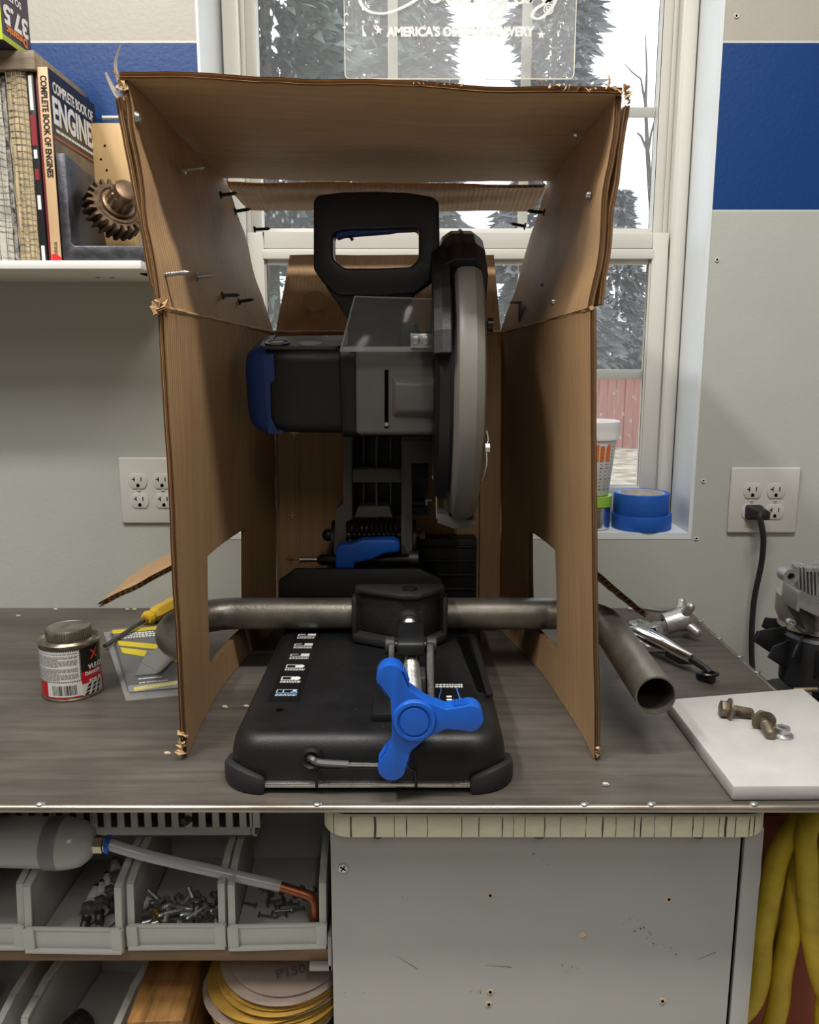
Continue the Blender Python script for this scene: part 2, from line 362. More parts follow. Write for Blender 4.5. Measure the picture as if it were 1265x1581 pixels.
plank_m = M('red_fence_wood', (.33, .14, .11), .85, var=.25, vscale=3, stretch=(6, 6, .6))
fence = thing('board_fence', 'weathered red board fence in the yard, seen through the lower window', 'fence', (4, 14, -1.05))
me0 = None
for i in range(34):
    x = 1.2 + i * .148
    if me0 is None:
        me0 = B().box(-.07, .07, -.01, .01, 0, 1.18).mesh('plank', plank_m, smooth=0, bevel=.006, seg=1)
    o = bpy.data.objects.new('plank', me0); COL.objects.link(o); o.location = (x, 14 + random.uniform(-.008, .008), -1.05 + random.uniform(-.012, .012)); under(o, fence); o.matrix_parent_inverse = Matrix.Translation((-4, -14, 1.05))
for z in (-.85, -.1): B().box(1.1, 6.3, 14.015, 14.06, z, z + .09).build('rail', plank_m, fence, smooth=0)
for x in (1.2, 3.7, 6.2): B().box(x - .05, x + .05, 14.06, 14.16, -1.05, .17).build('post', plank_m, fence, smooth=0)

hs = thing('small_house', 'small white gabled house far behind the fence, seen through the window', 'house', (22.6, 90, gz(90)))
hm = M('white_siding', (.62, .60, .56), .7); rm = M('grey_shingles', (.33, .36, .36), .9)
B().prism([(21.4, 2.0), (23.9, 2.0), (23.9, 4.3), (22.65, 5.9), (21.4, 4.3)], 90, 96, 'xz').build('wall', hm, hs, smooth=0)
for sgn in (-1, 1):
    B().prism([(22.65, 5.95), (22.65, 6.15), (22.65 + sgn * 1.65, 4.05), (22.65 + sgn * 1.65, 3.85)], 89.7, 96.2, 'xz').build('roof_slope', rm, hs, smooth=0)
B().box(22.2, 22.9, 89.95, 90.0, 2.6, 3.7).build('window_opening', M('brown_door', (.30, .20, .14), .7), hs, smooth=0)
B().box(23.9, 29, 91, 97, 2.0, 3.9).build('wing', hm, hs, smooth=0)
B().prism([(90.6, 3.9), (97.4, 3.9), (94, 5.8)], 23.9, 29.3, 'yz').build('wing_roof', rm, hs, smooth=0)

def foliage(b, n, c, rad, h, size, cone=True, rng=random):
    for _ in range(n):
        t = rng.random() ** (1.3 if cone else 1); rr = rad * ((1 - t) * .95 + .08 if cone else math.sin(PI * min(1, t * .9 + .08)))
        a = rng.uniform(0, 2 * PI); lay = .75 + .25 * math.sin(t * 40 + a * 2); r = rr * lay * math.sqrt(rng.uniform(.15, 1))
        p = V((c[0] + math.cos(a) * r, c[1] + math.sin(a) * r, c[2] + t * h - r * .25 * cone))
        d = V((math.cos(a), math.sin(a), rng.uniform(-.9, .2))).normalized(); s = size * rng.uniform(.6, 1.5)
        q = d.orthogonal().normalized(); q.rotate(Matrix.Rotation(rng.uniform(0, 6.28), 3, d))
        b.add([p - q * s * .22, p + q * s * .22, p + d * s], [(0, 1, 2)])
bark = M('bark', (.10, .085, .07), .9, var=.3, vscale=10)
fol = [M('evergreen_dark', (.12, .145, .12), .8, var=.4, vscale=1.2), M('evergreen_grey', (.21, .215, .225), .8, var=.35, vscale=1.2)]
TREES = [  # px, y, radius, base z, height, n, mat, label
    (425, 11.5, 2.0, -1, 12, 17000, 0, 'dark evergreen tree filling the left side of the window'),
    (560, 17, 2.2, -1, 15, 17000, 0, 'dark evergreen tree behind the left half of the hanging clear sign'),
    (650, 23, 1.6, -1, 16, 9500, 1, 'grey green evergreen left of the bright sky gap behind the clear sign'),
    (842, 19, 1.75, -1, 15, 14000, 1, 'pale grey evergreen right of the bright sky gap behind the clear sign'),
    (948, 30, 2.0, -.4, 6.3, 4500, 1, 'shorter evergreen beyond the fence between the box and the window frame'),
    (300, 26, 3.0, -1, 9, 4000, 0, 'broad evergreen at the far left behind the window'),
    (1010, 60, 1.6, 1.0, 2.6, 1500, 0, 'small dark evergreen beside the far white house')]
for px, y, rad, z0, h, n, mi, lab in TREES:
    p = at(px, 555, y); t = thing('evergreen_tree', lab, 'tree', (p.x, y, z0), 'trees outside the window')
    b = B(); rg = random.Random(px); foliage(b, n, (p.x, y, z0 + .1 * h), rad, h * .95, .26 * (y / 16) ** .4, True, rg)
    tag(b.build('foliage', fol[mi], t, smooth=0), None, None, kind='stuff')
    B().tube([(p.x, y, z0 - .3), (p.x, y, z0 + h * .9)], [.12, .02], 8).build('trunk', bark, t)
# bare young tree on the right
p0 = at(1000, 555, 12); t = thing('bare_tree', 'thin leafless tree against the white sky right of the box', 'tree', (p0.x, 12, gz(12)), 'trees outside the window')
tk = [at(1012, 700, 12), at(1009, 360, 12), at(1004, 290, 12), at(1000, 230, 12), at(997, 160, 12), at(999, 110, 12), at(997, 50, 12)]
tk[0].z = gz(12)
B().tube(tk, [.045, .04, .036, .03, .022, .014, .005], 8).build('trunk', bark, t)
for pts in ([(1001, 235), (990, 210), (984, 205)], [(998, 165), (993, 140), (990, 122), (977, 112), (964, 98)], [(1000, 240), (1006, 205), (1010, 190)], [(1009, 340), (985, 400), (975, 430), (1000, 470)],
            [(1009, 380), (1000, 480), (985, 470), (968, 462)], [(1010, 480), (985, 560), (965, 520), (935, 505)]):
    B().tube([at(a, c, 12) for a, c in pts], [.02, .015, .011, .009, .005][:len(pts)], 6).build('branch', bark, t)
# ------------------------------------------------------------------ workbench
def bench_mat():
    m = bpy.data.materials.new('worn_bench_steel'); m.use_nodes = True; nt = m.node_tree; L = nt.links.new; b = nt.nodes['Principled BSDF']
    tc = nt.nodes.new('ShaderNodeTexCoord')
    def nz(sc, de, st=(1, 1, 1)):
        mp = nt.nodes.new('ShaderNodeMapping'); mp.inputs['Scale'].default_value = st; L(tc.outputs['Object'], mp.inputs['Vector'])
        n = nt.nodes.new('ShaderNodeTexNoise'); n.inputs['Scale'].default_value = sc; n.inputs['Detail'].default_value = de; n.inputs['Roughness'].default_value = .6; L(mp.outputs['Vector'], n.inputs['Vector']); return n
    a = nz(3.2, 6, (1, 2, 1)); r = nt.nodes.new('ShaderNodeValToRGB'); e = r.color_ramp.elements
    e[0].position = .28; e[0].color = (.080, .068, .056, 1); e[1].position = .72; e[1].color = (.185, .165, .140, 1)
    x = e.new(.5); x.color = (.128, .113, .096, 1); L(a.outputs['Fac'], r.inputs['Fac'])
    s = nz(26, 8, (.25, 3, 1)); sr = nt.nodes.new('ShaderNodeMapRange'); sr.inputs['From Min'].default_value = .35; sr.inputs['From Max'].default_value = .7; sr.inputs['To Min'].default_value = .78; sr.inputs['To Max'].default_value = 1.18; L(s.outputs['Fac'], sr.inputs['Value'])
    mx = nt.nodes.new('ShaderNodeMix'); mx.data_type = 'RGBA'; mx.blend_type = 'MULTIPLY'; mx.inputs[0].default_value = 1; L(r.outputs['Color'], mx.inputs[6]); L(sr.outputs['Result'], mx.inputs[7]); L(mx.outputs[2], b.inputs['Base Color'])
    rr = nt.nodes.new('ShaderNodeMapRange'); rr.inputs['To Min'].default_value = .34; rr.inputs['To Max'].default_value = .62; L(s.outputs['Fac'], rr.inputs['Value']); L(rr.outputs['Result'], b.inputs['Roughness'])
    b.inputs['Metallic'].default_value = .35
    bp = nt.nodes.new('ShaderNodeBump'); bp.inputs['Strength'].default_value = .12; bp.inputs['Distance'].default_value = .001; L(s.outputs['Fac'], bp.inputs['Height']); L(bp.outputs['Normal'], b.inputs['Normal'])
    return m
bm_ = bench_mat(); rod_m = M('worn_edge_rod', (.33, .29, .24), .33, .85, var=.3, vscale=25, stretch=(.4, 3, 3))
bench = thing('workbench', 'long workbench with a worn brown steel top along the wall', 'workbench', (-.45, 1.05, -.9))
B().box(-1.5, .478, .735, WY - .002, -.005, 0).build('bench_top', bm_, bench, smooth=0)
B().tube([(-1.5, .7335, -.0035), (.481, .7335, -.0035)], .0042, 14).build('front_edge_rod', rod_m, bench)
B().tube([(.481, .7335, -.0035), (.481, WY - .004, -.0035)], .0042, 14).build('side_edge_rod', rod_m, bench)
for x, y in [(.481, v) for v in (.86, .99, 1.075, 1.135, 1.215, 1.30)] + [(v, .7335) for v in (.17, .235, .335, .42, -.09, -.36, -.62)]:
    bb = B(); bb.ball((x, y, .0012), .0035, (1.2, 1, .55), 10); bb.ball((x + .003, y + .001, .001), .0024, (1.2, 1, .6), 8); bb.build('weld_bead', zinc, bench)
for x, y in ((-1.45, .78), (-1.45, 1.33), (.44, 1.33)): B().box(x - .025, x + .025, y - .025, y + .025, -.9, -.005).build('leg', dark_steel, bench, bevel=.002)
B().box(-1.45, .44, 1.31, 1.35, -.05, -.005).build('rear_rail', dark_steel, bench, bevel=.002)
# chips and crumbs on the bench
crm = M('crumb', (.6, .5, .38), .9)
for i, (px, py) in enumerate(((258, 1165), (380, 1092), (347, 1093), (210, 940), (90, 939), (200, 939), (28, 952), (935, 1213))):
    p = atz(px, py, 0); p.y = min(p.y, 1.366)
    bb = B(); bb.ball((p.x, p.y, .0018), .0032, (1.2, .8, .6), 6); bb.ball((p.x + .0025, p.y, .0012), .002, (1, 1, .6), 6)
    where = ['by the torn left box corner', 'beside the left edge of the saw base', 'under the left cutout of the box', 'at the wall left of the can', 'at the far left along the wall', 'at the wall behind the left box flap', 'on the far left of the bench', 'right of the box by the front edge'][i]
    tag(bb.build('cardboard_crumb', crm, smooth=0), 'tiny pale crumb lying on the bench ' + where, 'crumb', 'crumbs on the bench')

# ------------------------------------------------------------------ cardboard box
def card_mat(name, wave_dir, col=(.46, .285, .145), stretch=(60, 60, 1.2), wscale=52., wstr=.25):
    m = bpy.data.materials.new(name); m.use_nodes = True; nt = m.node_tree; L = nt.links.new; b = nt.nodes['Principled BSDF']
    tc = nt.nodes.new('ShaderNodeTexCoord'); mp = nt.nodes.new('ShaderNodeMapping'); mp.inputs['Scale'].default_value = stretch; L(tc.outputs['Object'], mp.inputs['Vector'])
    n = nt.nodes.new('ShaderNodeTexNoise'); n.inputs['Scale'].default_value = 1.6; n.inputs['Detail'].default_value = 5; L(mp.outputs['Vector'], n.inputs['Vector'])
    n3 = nt.nodes.new('ShaderNodeTexNoise'); n3.inputs['Scale'].default_value = 6; n3.inputs['Detail'].default_value = 6; L(tc.outputs['Object'], n3.inputs['Vector'])
    ad = nt.nodes.new('ShaderNodeMath'); ad.operation = 'MULTIPLY_ADD'; ad.inputs[1].default_value = .5; L(n.outputs['Fac'], ad.inputs[0])
    hf = nt.nodes.new('ShaderNodeMath'); hf.operation = 'MULTIPLY'; hf.inputs[1].default_value = .5; L(n3.outputs['Fac'], hf.inputs[0]); L(hf.outputs[0], ad.inputs[2])
    r = nt.nodes.new('ShaderNodeValToRGB'); r.color_ramp.elements[0].position = .3; r.color_ramp.elements[1].position = .7
    r.color_ramp.elements[0].color = (*[c * .80 for c in col], 1); r.color_ramp.elements[1].color = (*[c * 1.15 for c in col], 1)
    L(ad.outputs[0], r.inputs['Fac']); L(r.outputs['Color'], b.inputs['Base Color'])
    b.inputs['Roughness'].default_value = .58; b.inputs['Specular IOR Level'].default_value = .4
    wv = nt.nodes.new('ShaderNodeTexWave'); wv.bands_direction = wave_dir; wv.inputs['Scale'].default_value = wscale; wv.inputs['Distortion'].default_value = .6; wv.inputs['Detail'].default_value = 1; L(tc.outputs['Object'], wv.inputs['Vector'])
    sm = nt.nodes.new('ShaderNodeMath'); sm.operation = 'ADD'; L(wv.outputs['Fac'], sm.inputs[0]); L(n.outputs['Fac'], sm.inputs[1])
    bp = nt.nodes.new('ShaderNodeBump'); bp.inputs['Strength'].default_value = wstr; bp.inputs['Distance'].default_value = .0012; L(sm.outputs[0], bp.inputs['Height']); L(bp.outputs['Normal'], b.inputs['Normal'])
    return m
card_v = card_mat('kraft_vertical', 'Y'); card_x = card_mat('kraft_across', 'Y', stretch=(1.2, 60, 60)); card_b = card_mat('kraft_back', 'X', stretch=(60, 60, 1.2))
flute_m = M('kraft_fluting', (.40, .25, .125), .8)
def sheet(name, c00, c10, c01, c11, parent, mat, t=.0055, flute='v', hole=None, bow=(0, 0, 0), layers=3, wrinkle=.0016, nu=22, nv=16, seed=0, period=.0075, flip=1):
    """corrugated board: liners with sine fluting between; c00..c11 corners of the mid surface, u along c00->c10, v along c00->c01"""
    c00, c10, c01, c11 = map(V, (c00, c10, c01, c11)); nrm = (c10 - c00).cross(c01 - c00).normalized() * flip
    def P(u, v, d):
        p = (c00 * (1 - u) + c10 * u) * (1 - v) + (c01 * (1 - u) + c11 * u) * v
        p = p + V(bow) * math.sin(PI * u) * (1 - v * v)
        w = mnoise.noise(V((u * 4 + seed, v * 4, seed * 3.1))) * wrinkle
        e = mnoise.noise(V((u * 30, v * 30, seed + 5))) * wrinkle * .25
        return p + nrm * (d + w + e)
    us = [i / nu for i in range(nu + 1)]; vs_ = [i / nv for i in range(nv + 1)]
    if hole:
        us = sorted(set([u for u in us if all(abs(u - h) > .4 / nu for h in hole[:2])] + list(hole[:2])))
        vs_ = sorted(set([v for v in vs_ if all(abs(v - h) > .4 / nv for h in hole[2:])] + list(hole[2:])))
    inh = lambda u, v: hole and hole[0] < u < hole[1] and hole[2] < v < hole[3]
    def G(b, uu, vv, fn):
        vs = [fn(u, v) for u in uu for v in vv]; m_ = len(vv); fs = []
        for i in range(len(uu) - 1):
            for j in range(m_ - 1):
                if not inh((uu[i] + uu[i + 1]) / 2, (vv[j] + vv[j + 1]) / 2): fs.append((i * m_ + j, (i + 1) * m_ + j, (i + 1) * m_ + j + 1, i * m_ + j + 1))
        b.add(vs, fs)
    b = B(); ds = [-t / 2 + t * k / (layers - 1) for k in range(layers)]
    for k, d in enumerate(ds):
        for e in (0, .0006): G(b, us, vs_, lambda u, v: P(u, v, d + (e - .0003)))
    pan = b.build(name, mat, parent, smooth=50)
    lu = (c10 - c00).length; lv = (c01 - c00).length; ln = lu if flute == 'v' else lv
    n = max(8, int(ln / period)) * 6; fine = [i / n for i in range(n + 1)]
    fb = B()
    for k in range(layers - 1):
        mid = (ds[k] + ds[k + 1]) / 2; am = (ds[k + 1] - ds[k]) / 2 - .0004
        if flute == 'v': G(fb, fine, vs_, lambda u, v: P(u, v, mid + am * math.sin(2 * PI * u * n / 6 + k)))
        else: G(fb, us, fine, lambda u, v: P(u, v, mid + am * math.sin(2 * PI * v * n / 6 + k)))
    fb.build('fluting', flute_m, pan, smooth=60)
    return pan
box = thing('cardboard_box', 'open brown cardboard box standing around the chop saw as a spark shield', 'box', (-.03, 1.05, 0))
LBF, LBB, LTF, LTB = (-.245, .830, .001), (-.217, 1.270, .001), (-.2446, .830, .4765), (-.209, 1.277, .467)
RBF, RBB, RTF, RTB = (.203, .824, .001), (.148, 1.262, .001), (.181, .832, .476), (.143, 1.272, .466)
sheet('left_panel', LBF, LBB, LTF, LTB, box, card_v, hole=(.307, .70, .098, .405), bow=(-.018, 0, 0), seed=1)
sheet('right_panel', RBF, RBB, RTF, RTB, box, card_v, hole=(.40, .69, .116, .405), bow=(.014, 0, 0), seed=2)
LUF, LUB, RUF, RUB = (-.268, .832, .683), (-.268, 1.262, .677), (.1975, .832, .671), (.200, 1.258, .673)
sheet('left_upper_flap', LTF, LTB, LUF, LUB, box, card_v, seed=3, wrinkle=.004)
sheet('right_upper_flap', RTF, RTB, RUF, RUB, box, card_v, seed=4, wrinkle=.004)
sheet('right_outer_flap', V(RTF) + V((.008, .002, .004)), V(RTB) + V((.008, 0, .004)), V(RUF) + V((.0085, 0, -.008)), V(RUB) + V((.0085, 0, -.01)), box, card_v, seed=14, wrinkle=.003, layers=2, t=.0035)
sheet('left_outer_flap', V(LTF) + V((-.008, .002, .02)), V(LTB) + V((-.008, 0, .02)), V(LUF) + V((-.0085, 0, -.012)), V(LUB) + V((-.0085, 0, -.01)), box, card_v, seed=15, wrinkle=.003, layers=2, t=.0035)
sheet('top_panel', (-.272, .829, .687), (.200, .829, .6735), (-.270, 1.236, .682), (.203, 1.236, .676), box, card_x, flute='u', seed=5, wrinkle=.005)
sheet('back_panel', (-.214, 1.276, .001), (.146, 1.270, .001), (-.206, 1.281, .466), (.141, 1.276, .466), box, card_b, seed=6, wrinkle=.002)
sheet('back_flap', (-.204, 1.284, .468), (.139, 1.281, .468), (-.190, 1.358, .588), (.134, 1.358, .588), box, card_b, seed=7, wrinkle=.002)
sheet('inner_flange', (-.207, 1.266, .002), (-.176, 1.270, .002), (-.201, 1.270, .462), (-.170, 1.274, .462), box, card_b, t=.0035, layers=2, seed=8, nu=6)
sheet('inner_flange', (.112, 1.262, .002), (.141, 1.258, .002), (.108, 1.268, .462), (.137, 1.266, .462), box, card_b, t=.0035, layers=2, seed=9, nu=6)
card_rib = card_mat('kraft_ribbed', 'X', col=(.44, .27, .14), stretch=(90, 2, 2), wscale=44, wstr=1.)
sheet('rear_strip', (-.266, 1.256, .678), (.198, 1.256, .674), (-.254, 1.352, .659), (.193, 1.352, .657), box, card_rib, t=.0042, layers=2, flute='v', seed=10, wrinkle=.003)
sheet('cutout_flap', (-.252, .966, .197), (-.242, 1.138, .198), (-.380, .963, .131), (-.378, 1.139, .134), box, card_v, flute='u', seed=11)
sheet('cutout_flap', (.193, 1.003, .196), (.176, 1.128, .196), (.303, 1.003, .105), (.286, 1.13, .105), box, card_v, flute='u', seed=12)
fe = at(486, 465, 1.30); fe.y = 1.2825 + (fe.z - .468) * .62 - .0042
fn_ = V((0, -.85, .53)).normalized(); fu = V((1, 0, 0)); fw = fn_.cross(fu)
B().tube([fe + (fu * math.cos(2 * PI * k / 40) + fw * math.sin(2 * PI * k / 40)) * .019 for k in range(40)], .0008, 6, closed=True).build('embossed_ring', card_b, box)
# crease rolls along the fold lines
def torn(name, pts, r, seed, parent, mat, n=9, sp=.6):
    rg = random.Random(seed); b = B()
    for i in range(len(pts) - 1):
        a, c = V(pts[i]), V(pts[i + 1])
        for k in range(n):
            p = a.lerp(c, (k + rg.random() * .8) / n); s = r * rg.uniform(.5, 1.4)
            q = [p + V((rg.uniform(-1, 1), rg.uniform(-1, 1), rg.uniform(-1, 1))) * s for _ in range(4)]
            g = V((rg.uniform(-1, 1), rg.uniform(-1, 1), rg.uniform(-1, 1))) * s * .2
            b.add(q + [x + g for x in q], [(0, 1, 2), (1, 3, 2), (4, 6, 5), (5, 6, 7), (0, 4, 5, 1), (0, 2, 6, 4)])
    return b.build(name, mat, parent, smooth=0)
torn_m = M('torn_kraft', (.55, .37, .20), .85, var=.2, vscale=60)
tag(torn('torn_edge', [(-.247, .828, .008), (-.246, .829, .03)], .0048, 1, box, torn_m, 14), 'torn pale paper at the lower left corner', None)
tag(torn('torn_edge', [(.203, .822, .006), (.203, .823, .016)], .003, 2, box, torn_m, 9), 'torn paper at the lower right corner', None)
tag(torn('torn_edge', [(-.272, .828, .686), (-.268, .829, .67)], .005, 3, box, torn_m, 10), 'torn paper at the upper left corner', None)
tag(torn('torn_edge', [(.13, .827, .677), (.203, .828, .676), (.205, .829, .665)], .0038, 4, box, torn_m, 12), 'shredded board edge at the upper right corner', None)
tag(torn('torn_edge', [(-.2455, .828, .478), (-.245, .835, .474)], .008, 5, box, card_v, 8), 'crushed board at the left fold', None)
tag(torn('torn_edge', [(-.0, .828, .6815), (.06, .828, .679)], .0016, 6, box, torn_m, 10), 'frayed top front edge', None)
for fl, a, c in ((1, LTF, LTB), (2, RTF, RTB)):
    rg = random.Random(fl); b = B(); pts = [V(a).lerp(V(c), i / 24) + V((rg.uniform(-.0005, .0005) + (.0018 if fl == 1 else -.0018), 0, rg.uniform(-.0006, .0006))) for i in range(25)]
    b.tube(pts, [.0024 + rg.uniform(-.0003, .0003) for _ in pts], 8).build('fold_crease', card_v, box)
b = B(); rg = random.Random(3); b.tube([V((-.212, 1.28, .467)).lerp(V((.144, 1.276, .467)), i / 20) + V((0, rg.uniform(-.001, .001), rg.uniform(-.001, .001))) for i in range(21)], .003, 8).build('fold_crease', card_b, box)
# curled strips of packing tape
tape_m = M('old_packing_tape', (.55, .47, .36), .3, alpha=.6)
def ribbon(name, pts, w, mat, parent, axis=(0, 1, 0)):
    P = bez(pts, 8); b = B(); a = V(axis); vs = []
    for i, p in enumerate(P):
        k = w * (1 - .75 * i / len(P)); vs += [p - a * k, p + a * k, p - a * k + V((0, 0, .0004)), p + a * k + V((.0003, 0, .0004))]
    fs = []
    for i in range(len(P) - 1): j = 4 * i; fs += [(j, j + 1, j + 5, j + 4), (j + 2, j + 6, j + 7, j + 3), (j, j + 4, j + 6, j + 2), (j + 1, j + 3, j + 7, j + 5)]
    return b.add(vs, fs).build(name, mat, parent)
ribbon('tape_strip', [at(190, 135, .83), at(181, 118, .83), at(178, 100, .83), at(181, 84, .83), at(187, 70, .83)], .0026, tape_m, box, (.5, .8, .2))
ribbon('tape_strip', [at(184, 150, .828), at(176, 140, .827), at(168, 124, .826), at(163, 112, .825)], .0028, tape_m, box, (.7, .3, .5))
ribbon('tape_strip', [at(938, 138, .829), at(941, 128, .829), at(940, 118, .829), at(934, 114, .829)], .004, torn_m, box, (.5, .8, .2))
ribbon('tape_strip', [at(833, 133, .829), at(834, 126, .829), at(840, 123, .829), at(845, 126, .829)], .004, torn_m, box, (.3, .9, .2))
# screws pushed through the board
def screw(b, p, d, l, r=.0024, head=.0048, turns=8):
    p = V(p); d = V(d).normalized(); k = len(b.v)
    b.lathe([(0, 0), (head, .0004), (head, .0022), (r, .0034)], p - d * .0032, d, 14, caps=False)
    prof = [(r, 0)]
    for i in range(turns): prof += [(r * .72, l * .8 * (i + .3) / turns), (r * 1.12, l * .8 * (i + .8) / turns)]
    prof += [(r * .7, l * .84), (0, l)]
    b.lathe(prof, p, d, 12, caps=False)
def hit_flap(px, py, c00, c10, c01):
    c00, c10, c01 = map(V, (c00, c10, c01)); n = (c10 - c00).cross(c01 - c00); o = V((0, 0, CAM_Z)); d = at(px, py, 1) - o
    return o + d * ((c00 - o).dot(n) / d.dot(n))
for px, py, L_ in ((283, 262, .022), (340, 301, .02), (362, 326, .02), (392, 354, .022), (250, 424, .026), (302, 427, .02), (343, 456, .02), (368, 465, .019)):
    p = hit_flap(px, py, LTF, LTB, LUF) + V((.003, 0, 0)); bb = B(); screw(bb, p, (1, random.uniform(-.12, .05), random.uniform(0, .15)), L_)
    bb.build('screw', zinc if py < 430 and px < 310 else dark_steel, box)
for px, py in ((207, 182),):
    p = hit_flap(px, py, LTF, LTB, LUF); bb = B(); bb.lathe([(0, .004), (.004, .003), (.0062, 0), (.0062, -.001)], p + V((.003, 0, 0)), (1, 0, 0), 14, caps=False); bb.cyl(p, p - V((.03, 0, 0)), .0022, n=10); bb.build('screw', zinc, box)
for px, py in ((914, 301), (859, 466), (842, 440), (893, 207)):
    p = hit_flap(px, py, RTF, RTB, RUF); bb = B(); k = .0045 if px != 842 else .002
    bb.lathe([(0, .003), (k * .7, .0025), (k, 0), (k, -.001)], p - V((.003, 0, 0)), (-1, 0, 0), 12, caps=False); bb.build('screw_head', zinc if px != 842 else dark_steel, box)
for px, py, ex in ((838, 328, -.024), (809, 349, -.014)):
    p = hit_flap(px, py, RTF, RTB, RUF); bb = B(); screw(bb, p, (ex, .002, .003), .02); bb.build('screw', dark_steel, box)
p = hit_flap(806, 482, RTF, RTB, RUF); bb = B(); bb.box(p.x - .004, p.x - .001, p.y - .010, p.y + .010, p.z - .014, p.z + .014); bb.box(p.x - .016, p.x - .002, p.y - .010, p.y + .010, p.z + .012, p.z + .014); bb.build('metal_clip', dark_steel, box, bevel=.0006)
for px, py in ((455, 668), (452, 795), (449, 862)):
    p = at(px, py, 1.267); bb = B(); bb.box(p.x - .007, p.x + .007, p.y - .0035, p.y - .002, p.z - .001, p.z + .001); bb.box(p.x - .001, p.x + .001, p.y - .004, p.y - .0025, p.z - .006, p.z + .006); bb.build('staple', brass, box)
# ------------------------------------------------------------------ chop saw
def loft(b, rings, caps=True, closed=True):
    n = len(rings[0]); vs = [V(p) for r in rings for p in r]; fs = []
    for i in range(len(rings) - 1):
        for k in range(n if closed else n - 1): fs.append((i * n + k, i * n + (k + 1) % n, (i + 1) * n + (k + 1) % n, (i + 1) * n + k))
    if caps: fs += [tuple(reversed(range(n))), tuple(range((len(rings) - 1) * n, len(rings) * n))]
    return b.add(vs, fs)
def pxpoly(pts, y): return [xz(a, c, y) for a, c in pts]
saw = thing('chop_saw', 'black and blue metal cutting chop saw with raised head inside the cardboard box', 'saw', (-.042, 1.0, 0))
BX0, BX1, BY0, BY1, BZ = -.186, .102, .757, 1.245, .057
def rr3(i, z, r=.035): return [V((x, y, z)) for x, y in rrect(BX0 + i, BX1 - i, BY0 + i, BY1 - i, r - i * .5, 7)]
base = loft(B(), [rr3(.004, .006), rr3(.002, .012), rr3(.0035, .034), rr3(.0055, .043), rr3(.009, .050), rr3(.014, .0545), rr3(.020, .0565), rr3(.026, BZ)]).build('base', black_pl, saw, smooth=60)
B().box(BX0 + .04, BX1 - .04, BY0 - .003, BY0 + .012, .0065, .0115).build('front_lip', steel, base, bevel=.001)
for sx in (-1, 1):
    for sy in (-1, 1):
        cx = BX0 + .038 if sx < 0 else BX1 - .038; cy = BY0 + .038 if sy < 0 else BY1 - .038
        def L_(rad, ext, z, push=0.):
            a = [(cx + sx * (rad) * math.cos(t), cy + sy * rad * math.sin(t)) for t in [PI / 2 * k / 8 for k in range(9)]]
            return a
        out = [(cx + sx * .044, cy - sy * .020)] + L_(.044, 0, 0) + [(cx - sx * .004, cy + sy * .044)]
        inn = [(cx + sx * .034, cy - sy * .020)] + L_(.034, 0, 0) + [(cx - sx * .004, cy + sy * .034)]
        b = B()
        zt = lambda k: .015 + .010 * math.sin(PI * k / (len(out) - 1))
        n = len(out)
        vs = [V((*p, 0.)) for p in out] + [V((*p, zt(k))) for k, p in enumerate(out)] + [V((*p, zt(k))) for k, p in enumerate(inn)] + [V((*p, 0.)) for p in inn]
        fs = []
        for k in range(n - 1):
            for q in range(4): fs.append((q * n + k, q * n + k + 1, ((q + 1) % 4) * n + k + 1, ((q + 1) % 4) * n + k))
        fs += [(0, n, 2 * n, 3 * n), (n - 1, 4 * n - 1, 3 * n - 1, 2 * n - 1)]
        b.add(vs, fs).build('rubber_foot', rubber, saw, bevel=.0035, seg=2)
# label with cutting shapes
lab = [atz(a, c, BZ + .0002) for a, c in ((455, 976), (497, 976), (462, 1083), (414, 1083))]
def quad(b, p, t=.0003):
    p = [V(q) for q in p]; u = V((0, 0, t)); n = len(p)
    return b.add(p + [q + u for q in p], [tuple(range(n)), tuple(range(n, 2 * n))] + [(i, (i + 1) % n, n + (i + 1) % n, n + i) for i in range(n)])
decal = M('black_decal', (.006, .006, .007), .35)
sticker = quad(B(), [lab[0], lab[1], lab[2], lab[3]]).build('size_label', decal, saw, smooth=0)
for i in range(6):
    t = .06 + i * .165; o = (lab[0].lerp(lab[3], t) + lab[1].lerp(lab[2], t)) / 2; ux = (lab[1] - lab[0]).normalized(); uy = (lab[0] - lab[3]).normalized(); z = V((0, 0, .0005))
    w = .0075; b = B()
    def q4(x0, x1, y0, y1):
        x0, x1, y0, y1 = x0 * 1.6, x1 * 1.6, y0 * 1.35, y1 * 1.35; quad(b, [o + ux * x0 + uy * y0 + z, o + ux * x1 + uy * y0 + z, o + ux * x1 + uy * y1 + z, o + ux * x0 + uy * y1 + z], .0002)
    if i < 3:
        q4(-w, -w * .2, .002, .003); q4(-w, -w + .001, -.003, .003); q4(-w, w, -.0035, -.0025); q4(w * .1, w, -.001 - i * .0005, .004)
    elif i < 5:
        for k in range(14):
            a0, a1 = 2 * PI * k / 14, 2 * PI * (k + 1) / 14; c = o + ux * (.0048)
            quad(b, [c + z, c + (ux * math.cos(a0) + uy * math.sin(a0)) * .0058 + z, c + (ux * math.cos(a1) + uy * math.sin(a1)) * .0058 + z], .0002)
        q4(-w, .003, .0032, .004); q4(-w, .003, -.004, -.0032); q4(-w, -w + .0008, -.003, .003)
    else:
        for x in (-w, -.003, .003): q4(x, x + .0008, -.004, .004)
        q4(-w, w, .0034, .004); q4(-w, w, -.004, -.0034); q4(w - .0008, w, -.004, .004); q4(.003, w, -.001, .003)
    for r in range(2):
        x = -w
        while x < w: d = random.uniform(.001, .0024); q4(x, min(x + d, w), -.0075 - r * .0022, -.0062 - r * .0022); x += d + .0006
    b.build('printed_symbol', white_ink if i < 5 else M('pale_blue_ink', (.4, .55, .75), .6), sticker, smooth=0)
